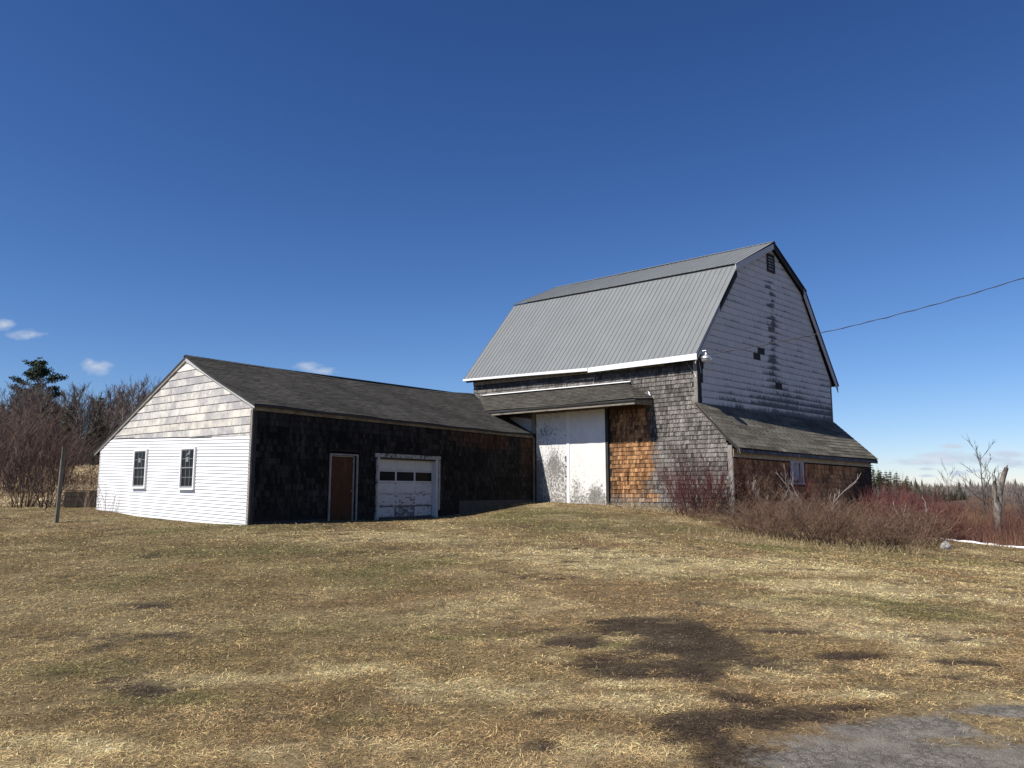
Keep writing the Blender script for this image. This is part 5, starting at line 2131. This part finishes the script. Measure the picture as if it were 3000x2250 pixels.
plant('pine_tree', PINE[0], px_at(86, 103), 103, 'dark green pine rising above the bare wood at the left', 'tree', scale=1.0, rot=.6)


def stems_mesh(x, y, H, r, cols, lean=.18, zoff=0.0):
    """thousands of thin upright stems, three-sided and bent once"""
    n = len(x)
    P = np.stack([x, y, ground_z(x, y) - .05 + zoff], -1)
    d1 = np.stack([rng.normal(0, lean, n), rng.normal(0, lean, n), np.ones(n)], -1)
    d2 = d1 + np.stack([rng.normal(0, lean * 1.6, n), rng.normal(0, lean * 1.6, n), np.zeros(n)], -1)
    M = P + d1 * (H * .5)[:, None]
    T = M + d2 * (H * .5)[:, None]
    V = []
    for (Q, s) in ((P, 1.0), (M, .75), (T, .3)):
        for k in range(3):
            an = 2 * math.pi * k / 3
            V.append(Q + (r * s)[:, None] * np.array([math.cos(an), math.sin(an), 0]))
    V = np.stack(V, 1)
    base = np.arange(n)[:, None] * 9
    F = []
    for lv in (0, 3):
        for k in range(3):
            k2 = (k + 1) % 3
            F.append(base + np.array([lv + k, lv + k2, lv + 3 + k2, lv + 3 + k]))
    return V.reshape(-1, 3), np.concatenate(F), np.repeat(cols[:, None, :], 9, 1).reshape(-1, 3)


def undergrowth():
    n = 9000
    Y = rng.uniform(80, 102, n)
    X = (rng.uniform(-120, 560, n) - 1500) / 2262 * Y
    H = rng.uniform(.8, 4.2, n) * rng.uniform(.5, 1.2, n)
    c = lerp(v3(.045, .035, .030), v3(.13, .098, .080), rng.uniform(0, 1, (n, 1)))
    v, f, k = stems_mesh(X, Y, H, rng.uniform(.012, .03, n), c, .28)
    o = link('wood_undergrowth', fast_mesh('wood_undergrowth', v, f, k, 'twig'), kind='stuff')
    tag(o, 'tangled brown undergrowth along the foot of the wood', 'undergrowth')


undergrowth()


def field_grass():
    n = 26000
    Y = 31 + 52 * rng.uniform(0, 1, n) ** 1.3
    X = (rng.uniform(-60, 420, n) - 1500) / 2262 * Y
    keep = ~in_building(X, Y, .3) & (X < -14.5)
    X, Y = X[keep], Y[keep]
    n = len(X)
    band = fbm(X * .18, Y, 2.4, 81)
    c = lerp(v3(.16, .105, .06), v3(.46, .36, .21), sstep(.35, .65, band)[:, None]) * rng.lognormal(0, .3, (n, 1))
    L = rng.uniform(.10, .32, n) * (.6 + Y / 60)
    v, f, k = ribbon_blades(np.stack([X, Y, ground_z(X, Y)], -1), L, .012 + .0007 * Y * rng.uniform(.5, 1.2, n), rng.uniform(0, 6.28, n), np.clip(R(35) + rng.normal(0, R(25), n), R(6), R(85)), np.clip(c, 0, .75))
    o = link('field_grass', fast_mesh('field_grass', v, f, k, 'grass_blade'), kind='stuff')
    tag(o, 'rough dead grass of the field rising behind the post', 'grass')


field_grass()

# --- shrubs at the left
RED_L, RED_H = (.055, .028, .024), (.17, .075, .062)
WILLOW = plant_protos([bush(700 + k, 24, 3.9, 1.0, (.05, .036, .029), (.165, .105, .083), .014, 0, 7, .07, .42, 4) for k in range(3)], ('twig', 'twig'), ('stems', 'twigs'))
left_labels = ['many-stemmed reddish willow shrub at the left picture edge', 'dark-footed willow shrub second from the left picture edge', 'tall reddish willow shrub midway between picture edge and post',
               'spreading willow shrub just left of the leaning post', 'thin willow shrub directly behind the leaning post']
for i, (px, py) in enumerate(((18, 1478), (62, 1486), (108, 1480), (142, 1486), (182, 1478))):
    x, y = px_ground(px, py)
    s = (1.12, 1.0, 1.05, .90, .68)[i]
    plant('willow_shrub', WILLOW[i % 3], x, y, left_labels[i], 'shrub', 'willow shrubs at the left', s * .80)
for i, (px, Y, s) in enumerate(((-60, 44, 1.35), (-20, 41, 1.3), (15, 46, 1.45), (50, 43, 1.2), (88, 47, 1.3), (120, 52, 1.2), (-90, 52, 1.6), (30, 55, 1.7), (150, 60, 1.25), (75, 62, 1.6))):
    plant('willow_shrub', WILLOW[(i + 1) % 3], px_at(px, Y), Y, 'tall reddish thicket shrub standing in the field before the wood', 'shrub', 'tall thicket shrubs in the left field', s * .72)

# --- brush in front of the lean-to
BRAMBLE = plant_protos([bush(720 + k, (60, 46, 70)[k], (1.9, 2.2, 1.7)[k], (2.0, 1.5, 2.2)[k], (.026, .017, .013), (.20, .125, .085), (.0085, .0095, .0078)[k], (.15, .07, .19)[k], 6, .15, .6, 3) for k in range(3)], ('twig', 'twig'), ('canes', 'twigs'))
DOGWOOD = plant_protos([bush(740 + k, 95, 1.9, 1.5, (.050, .022, .021), (.15, .048, .044), .0062, 0, 4, .06, .34, 2) for k in range(3)], ('twig', 'twig'), ('stems', 'twigs'))
ALDER = plant_protos([bush(760 + k, 20, 3.4, 1.2, (.085, .068, .060), (.20, .155, .135), .015, 0, 7, .10, .5, 3) for k in range(2)], ('twig', 'twig'), ('stems', 'twigs'))
rd = random.Random(9)
for (px, py, s) in ((2105, 1528, .72), (2160, 1545, .80), (2215, 1562, .90), (2270, 1575, .95), (2330, 1586, 1.0), (2395, 1593, 1.0), (2455, 1598, 1.05), (2520, 1602, 1.05), (2585, 1604, 1.05), (2650, 1600, 1.05), (2705, 1592, 1.05),
                    (2190, 1530, 1.0), (2260, 1545, 1.05), (2330, 1552, 1.1), (2400, 1560, 1.15), (2470, 1568, 1.15), (2545, 1570, 1.2), (2620, 1570, 1.2), (2690, 1565, 1.2), (2230, 1520, 1.0), (2310, 1528, 1.05), (2390, 1535, 1.05), (2480, 1545, 1.05), (2580, 1548, 1.1), (2050, 1512, .5)):
    x, y = px_ground(px, py)
    plant('bramble', BRAMBLE[rd.randrange(3)], x, y, 'leafless arching bramble in the grey-brown tangle before the lean-to', 'shrub', 'brambles in the tangle before the lean-to', s * rd.uniform(.42, .70), sz=rd.uniform(.8, 1.2))
for (px, py, s, lab) in ((2040, 1508, 1.0, 'thin red-stemmed shrub against the barn front, nearest the porch'), (2085, 1515, 1.12, 'red-stemmed shrub in front of the lean-to corner board'), (2140, 1520, .95, 'red-stemmed shrub just right of the lean-to corner board'),
                         (2225, 1508, 1.05, 'rusty red shrub left of the small lean-to window'), (2300, 1515, .95, 'rusty red shrub below the small lean-to window')):
    x, y = px_ground(px, py)
    plant('dogwood_shrub', DOGWOOD[rd.randrange(3)], x, y, lab, 'shrub', 'red-stemmed shrubs by the barn', s * .98)
for (px, Y, s) in ((2570, 30, 1.15), (2605, 28, 1.1), (2640, 30.5, 1.15), (2670, 27.5, 1.05), (2600, 33, 1.3), (2650, 34, 1.3), (2700, 31, 1.1), (2735, 29, 1.0), (2720, 35, 1.2), (2560, 36, 1.4), (2760, 33, 1.0)):
    plant('dogwood_shrub', DOGWOOD[rd.randrange(3)], px_at(px, Y), Y, 'dark red-stemmed shrub in the thicket right of the lean-to', 'shrub', 'red-stemmed thicket right of the lean-to', s * .66)
for (px, Y, s) in ((2575, 62, 1.35), (2610, 66, 1.2), (2650, 64, 1.15), (2690, 70, 1.1), (2560, 50, 1.1), (2630, 55, .85), (2720, 75, 1.0), (2960, 80, 1.15), (2990, 76, 1.2), (3010, 84, 1.3), (2940, 95, 1.1)):
    plant('alder_shrub', ALDER[rd.randrange(2)], px_at(px, Y), Y, 'grey leafless alder shrub at the far side of the marsh', 'shrub', 'grey alders beyond the marsh', s * .62)


def sumac(seed, x, y, H, label):
    """a few stout pale forked branches like antlers"""
    rd = random.Random(seed)
    st, tw = MB(), MB()
    for i in range(3):
        az = rd.uniform(-.9, .9) + (0 if i % 2 else math.pi)
        d = v3(math.cos(az) * .8, math.sin(az) * .3, 1)
        pts = wander(rd, v3(rd.gauss(0, .1), rd.gauss(0, .1), -.1), d, H * rd.uniform(.75, 1.1), 5, .12, .04)
        st.tube(pts, [.026, .023, .02, .017, .013, .010], 5, (.20, .165, .15))
        for j in range(7):
            q, e = along(pts, lerp(.35, 1, (j + rd.random()) / 7))
            bp = wander(rd, q, unit(e + v3(rd.gauss(0, .55), rd.gauss(0, .4), rd.gauss(.1, .3))), H * rd.uniform(.12, .34), 3, .2, .12)
            tw.tube(bp, [.014, .012, .010, .008], 4, (.24, .20, .18))
            q2, e2 = along(bp, .6)
            tw.tube(wander(rd, q2, unit(e2 + v3(rd.gauss(0, .7), rd.gauss(0, .4), .3)), H * .1, 2, .2, .2), [.010, .009, .007], 4, (.24, .20, .18))
    pr = plant_protos([(st, tw)], ('twig', 'twig'), ('stems', 'twigs'))[0]
    plant('sumac_shrub', pr, x, y, label, 'shrub', rot=0.0)


x, y = px_ground(2400, 1545)
sumac(3, x, y, 2.35, 'stout pale forked shrub right of the small lean-to window')
x, y = px_ground(2265, 1535)
sumac(8, x, y, 1.6, 'pale upright branching shrub left of the small lean-to window')
x, y = px_ground(2690, 1580)
sumac(12, x, y, 1.6, 'pale forked branch in the brush far right of the lean-to')


# --- the marsh at the right
def marsh():
    n = 30000
    Y = 25 + 62 * rng.uniform(0, 1, n) ** 1.6
    X = (rng.uniform(2480, 3080, n) - 1500) / 2262 * Y
    edge = 18.5 + .4 * np.sin(Y * .8)
    keep = (X > edge) | ((Y > 38) & (X > 14))
    X, Y = X[keep], Y[keep]
    n = len(X)
    patch = fbm(X, Y, 4.0, 121)
    gold = sstep(.42, .56, fbm(X, Y * .6, 5.0, 131))
    c = lerp(v3(.075, .038, .032), v3(.30, .14, .10), rng.uniform(0, 1, (n, 1)) ** 1.3)
    c = lerp(c, v3(.42, .27, .14) * rng.uniform(.6, 1.2, (n, 1)), (gold * .75)[:, None])
    c = lerp(c, v3(.14, .11, .095), (sstep(.55, .7, patch) * .6)[:, None])
    H = lerp(.8, 1.75, patch) * rng.uniform(.6, 1.2, n)
    H = H * lerp(.55, 1, sstep(0, 2.5, X - 18.5))
    v, f, k = stems_mesh(X, Y, H, rng.uniform(.005, .011, n) * (.7 + Y / 60), c, .16)
    o = link('marsh_thicket', fast_mesh('marsh_thicket', v, f, k, 'twig'), kind='stuff')
    tag(o, 'low red and straw-coloured thicket covering the marsh at the right', 'thicket')


marsh()

# snow left along the marsh edge
def snow():
    n = 90
    mb = MB()
    V, F, m = [], [], 7
    for i in range(n + 1):
        t = i / n
        y = lerp(18.0, 34.5, t)
        x = 18.32 + .12 * math.sin(y * .9) + .05 * math.sin(y * 3.1)
        w = (.20 + .10 * math.sin(y * 2.3) + .07 * math.sin(y * 7) + .04 * math.sin(y * 17)) * min(1, (1 - t) * 9 + .15)
        for k in range(m):
            a = k / (m - 1)
            xx = x + (a - .5) * 2 * w
            V.append((xx, y, gz(xx, y) - .01 + (.07 + .02 * math.sin(y * 5 + a * 4)) * math.sin(math.pi * a) ** .6 * min(1, (1 - t) * 6 + .2)))
    for i in range(n):
        for k in range(m - 1):
            a = i * m + k
            F.append((a, a + 1, a + m + 1, a + m))
    mb.add(V, F)
    o = mb.build('snow_bank', 'snow', smooth=True)
    tag(o, 'narrow strip of old snow along the edge of the marsh', 'snow')


snow()

# far spruces, and the far edge of the wood
rd = random.Random(21)
for i in range(66):
    t = i / 65
    px = 2545 + 275 * t + rd.uniform(-12, 12)
    Y = lerp(98, 230, t ** 1.1) + rd.uniform(-6, 10)
    h = lerp(7.4, 2.6, t ** .8) * rd.uniform(.55, 1.05)
    plant('spruce_tree', FIRS[rd.randrange(3)], px_at(px, Y), Y, 'dark spruce in the stand sloping away right of the barn', 'tree', 'spruces of the stand right of the barn', h / 7.5)


def far_wood():
    V, F, C = [], [], []
    r = random.Random(31)
    for i in range(520):
        Y = r.uniform(300, 430)
        X = px_at(r.uniform(2520, 3130), Y)
        base = -1.3
        con = r.random() < .15
        h = r.uniform(4.5, 7.0) * (1.25 if con else 1.0) * (1.15 if X / Y > .64 else 1)
        w = h * (.20 if con else .30)
        o = len(V)
        if con:
            for k in range(5):
                z0, z1 = lerp(.05, .85, k / 5) * h, lerp(.35, 1.0, (k + 1) / 5) * h
                rr = w * (1 - k / 5.5)
                o = len(V)
                for m in range(5):
                    a = 2 * math.pi * m / 5 + k
                    V.append((X + rr * math.cos(a), Y + rr * math.sin(a), base + z0 + r.uniform(-.2, .2)))
                V.append((X, Y, base + z1))
                c = v3(.030, .042, .026) * r.uniform(.7, 1.4)
                C.extend([c] * 6)
                for m in range(5):
                    F.append((o + m, o + (m + 1) % 5, o + 5))
        else:
            c0 = lerp(v3(.10, .085, .075), v3(.19, .16, .14), r.random())
            for k in range(38):
                a = r.uniform(0, 6.28)
                p = (X + r.gauss(0, w * .5), Y + r.gauss(0, w * .5), base + r.uniform(.0, .65) * h)
                L = r.uniform(.18, .42) * h
                o = len(V)
                dx, dy = r.gauss(0, .3) * L, r.gauss(0, .3) * L
                s = .11
                V.extend([(p[0] - s, p[1], p[2]), (p[0] + s, p[1], p[2]), (p[0] + dx, p[1] + dy, p[2] + L), (p[0], p[1] + s, p[2])])
                C.extend([c0 * r.uniform(.8, 1.2)] * 4)
                F.extend([(o, o + 1, o + 2), (o + 1, o + 3, o + 2), (o + 3, o, o + 2)])
    o = link('far_wood', fast_mesh('far_wood', np.array(V), np.array(F), np.array(C), 'twig'), kind='stuff')
    tag(o, 'far grey wood with dark evergreens along the horizon', 'wood')


far_wood()


# --- single trees at the right
def sapling(seed, px, Y, H, label, r0=.035):
    tr, cr = bare_tree(seed, H, r0, 15, 4, 2, .03, (.07, .06, .056), (.085, .07, .066), .010, .22, .42)
    pr = plant_protos([(tr, cr)], ('twig', 'twig'), ('trunk', 'crown'))[0]
    plant('sapling', pr, px_at(px, Y), Y, label, 'tree')


sapling(801, 2868, 40, 5.3, 'slender bare sapling standing left of the broken trunk', .06)
sapling(805, 2900, 43, 4.3, 'low bare sapling behind the broken trunk', .045)
sapling(802, 2771, 52, 4.3, 'thin bare sapling between the spruces and the broken trunk')
sapling(803, 2985, 46, 3.4, 'thin leaning sapling at the right picture edge', .02)


def snag():
    Y = 33.0
    X = px_at(2912, Y)
    z0 = gz(X, Y)
    root = thing('broken_trunk', (X, Y, z0), 'dead grey forked tree trunk broken off above the marsh', 'dead tree')
    b = v3(X, Y, z0)
    mb = MB()
    mb.tube([b + v3(-.05, 0, -.2), b + v3(-.05, 0, .5), b + v3(-.04, 0, 1.0), b + v3(-.02, 0, 1.5), b + v3(.01, 0, 2.0)], [.19, .16, .15, .165, .13], 10, cap=True)
    o = mb.build('trunk', 'bark', root, smooth=True)
    mb = MB()
    mb.tube([b + v3(.02, 0, 1.7), b + v3(.08, -.02, 2.15), b + v3(.20, -.02, 2.5), b + v3(.36, 0, 2.9), b + v3(.50, 0, 3.22)], [.14, .13, .11, .10, .085], 9, cap=True)
    mb.tube([b + v3(.46, 0, 3.12), b + v3(.54, -.02, 3.34)], [.07, .02], 5)
    mb.build('limb', 'bark', root, smooth=True)
    mb = MB()
    mb.tube([b + v3(-.06, 0, 1.5), b + v3(-.12, .0, 1.95), b + v3(-.10, 0, 2.4), b + v3(-.05, 0, 2.66)], [.125, .11, .09, .06], 9, cap=True)
    mb.tube([b + v3(-.04, 0, 2.55), b + v3(.0, -.02, 2.86)], [.06, .01], 5)
    mb.build('limb', 'bark', root, smooth=True)


snag()


# ------------------------------------------------------------------ small things on the grass
def build_post():
    x, y = px_ground(165, 1534)
    z = gz(x, y)
    root = thing('post', (x, y, z), 'square grey wooden post with a notched top standing alone on the lawn', 'post')
    lean = v3(.020, 0, 1.0)
    ex, ey = unit(v3(.75, -.66, 0)), unit(v3(.66, .75, 0))
    b = v3(x, y, z)
    mb = MB()
    w = .098
    o = b - ex * w * .5 - ey * w * .5 - lean * .3
    mb.box(o, ex * w, ey * w, lean * 2.25)
    mb.build('shaft', 'post_wood', root)
    mb = MB()
    o2 = o + lean * 2.252 + ex * w * .45
    mb.box(o2, ex * w * .55, ey * w, lean * .37)
    mb.build('tongue', 'post_wood', root)


build_post()


def build_trough():
    x, y = px_ground(236, 1487)
    z = gz(x, y)
    root = thing('plank_box', (x, y, z), 'low dark weathered box lying in brush beside the far corner of the shed', 'box')
    ex, ey, up = unit(v3(.98, -.15, 0)), unit(v3(.15, .98, 0)), v3(0, 0, 1)
    b = v3(x, y, z) - ex * .66
    for k in range(3):
        mb = MB()
        mb.box(b + up * (.02 + k * .19) + ey * (.01 * (k % 2)), ex * (1.28 - .0 * k), ey * .04, up * .182)
        mb.build('plank', 'rotten_board', root)
    mb = MB()
    mb.prism([b + ex * 1.282, b + ex * 1.282 + ey * .7, b + ex * 1.05 + ey * .7 + up * .60, b + ex * 1.10 + up * .60], ex * .05 + up * .0)
    mb.build('end_board', 'dark_board', root)
    mb = MB()
    mb.box(b + ey * .0 - ex * .0 - ex * .05, ex * .045, ey * .7, up * .58)
    mb.build('end_board', 'rotten_board', root)
    mb = MB()
    mb.box(b + ey * .68, ex * 1.25, ey * .04, up * .56)
    mb.build('plank', 'rotten_board', root)
    mb = MB()
    mb.box(b + up * .60 - ey * .02, ex * 1.14, ey * .76, up * .035)
    mb.build('lid', 'rotten_board', root)


build_trough()


def dry_stalks(name, seed, n, cx, cy, rx, ry, H, label, c0, c1, r=.004, lean=.25):
    rd = random.Random(seed)
    mb = MB()
    for i in range(n):
        x, y = cx + rd.gauss(0, rx), cy + rd.gauss(0, ry)
        if in_building(np.array([x]), np.array([y]), .03)[0]:
            continue
        p = v3(x, y, gz(x, y) - .03)
        L = H * rd.uniform(.45, 1.1)
        pts = wander(rd, p, v3(rd.gauss(0, lean), rd.gauss(0, lean), 1), L, 4, .10, .02)
        c = tuple(lerp(v3(*c0), v3(*c1), rd.random()))
        mb.tube(pts, [r * 1.2, r, r * .9, r * .7, r * .4], 3, c)
        for j in range(3):
            q, e = along(pts, rd.uniform(.5, 1))
            mb.tube(wander(rd, q, unit(e + v3(rd.gauss(0, .5), rd.gauss(0, .5), .2)), L * .14, 2, .1, 0), [r * .8, r * .8, r * .6], 3, c)
    o = mb.build(name, 'twig')
    tag(o, label, 'weeds')
    o['kind'] = 'stuff'
    return o


p = CW + 8.2 * U1W + NWG * .35
dry_stalks('dead_weeds', 1, 34, p[0], p[1], .42, .20, 1.15, 'dead reddish weed stalks against the white clapboards', (.16, .085, .07), (.34, .24, .18), .0045, .14)
for k, (t, o_, n_) in enumerate(((3.2, .45, 150), (2.0, .6, 200), (.6, .6, 200))):
    p = CB + t * U1B + NBF * o_
    dry_stalks('dry_weeds', 20 + k, n_, p[0], p[1], .55, .28, .38, ['flattened straw weeds at the foot of the barn door post', 'flattened straw weeds below the orange shingles', 'straw weeds before the barn front shrubs'][k], (.22, .16, .09), (.50, .40, .24), .0045, .8)
p = px_ground(2350, 1612)
for k, (px, py) in enumerate(((2150, 1575), (2300, 1600), (2450, 1612), (2600, 1616))):
    q = px_ground(px, py)
    dry_stalks('edge_grass', 40 + k, 160, q[0], q[1], .8, .25, .30, ['long dry grass at the near edge of the brambles, leftmost tuft', 'long dry grass at the bramble edge, second tuft from the barn', 'long dry grass at the bramble edge, third tuft from the barn', 'long dry grass at the bramble edge, farthest tuft from the barn'][k], (.20, .15, .075), (.46, .37, .20), .0045, .55)


def fallen(name, pts_px, r, col, label):
    mb = MB()
    pts = []
    for (px, py, h) in pts_px:
        x, y = px_ground(px, py)
        pts.append(v3(x, y, gz(x, y) + h))
    mb.tube(pts, [r * lerp(1, .5, i / max(1, len(pts) - 1)) for i in range(len(pts))], 5, col)
    rd = random.Random(len(label))
    for j in range(5):
        q, e = along(pts, rd.uniform(.2, .95))
        mb.tube(wander(rd, q, unit(e + v3(rd.gauss(0, .5), rd.gauss(0, .4), abs(rd.gauss(.3, .3)))), .5, 3, .15, 0), [r * .5, r * .45, r * .35, r * .2], 4, col)
    o = mb.build(name, 'twig')
    tag(o, label, 'branch')


fallen('fallen_branch', ((1788, 1478, .32), (1815, 1488, .10), (1832, 1492, .03)), .014, (.42, .34, .25), 'pale broken branch leaning at the barn door post')
fallen('fallen_branch', ((1850, 1455, .30), (1846, 1475, .15), (1842, 1490, .02)), .010, (.40, .33, .24), 'thin upright pale stick below the orange shingles')
fallen('fallen_branch', ((215, 1490, .03), (250, 1483, .12), (290, 1478, .10)), .016, (.22, .18, .15), 'grey branch lying before the dark box')
fallen('fallen_branch', ((130, 1495, .02), (150, 1480, .10), (165, 1470, .22)), .014, (.20, .165, .13), 'grey branch lying left of the post')


def rock():
    x, y = px_ground(2771, 1607)
    z = gz(x, y)
    rd = random.Random(4)
    V, F = [], []
    m, n = 8, 5
    for i in range(n + 1):
        ph = math.pi * .5 * i / n
        for k in range(m):
            a = 2 * math.pi * k / m
            rr = .16 * math.cos(ph) * rd.uniform(.8, 1.2)
            V.append((x + rr * math.cos(a), y + rr * math.sin(a), z - .03 + .26 * math.sin(ph) * rd.uniform(.9, 1.1)))
    for i in range(n):
        for k in range(m):
            k2 = (k + 1) % m
            F.append((i * m + k, i * m + k2, (i + 1) * m + k2, (i + 1) * m + k))
    mb = MB()
    mb.add(V, F)
    o = mb.build('rock', 'rock')
    tag(o, 'small pale stone at the right end of the brambles', 'rock')


rock()
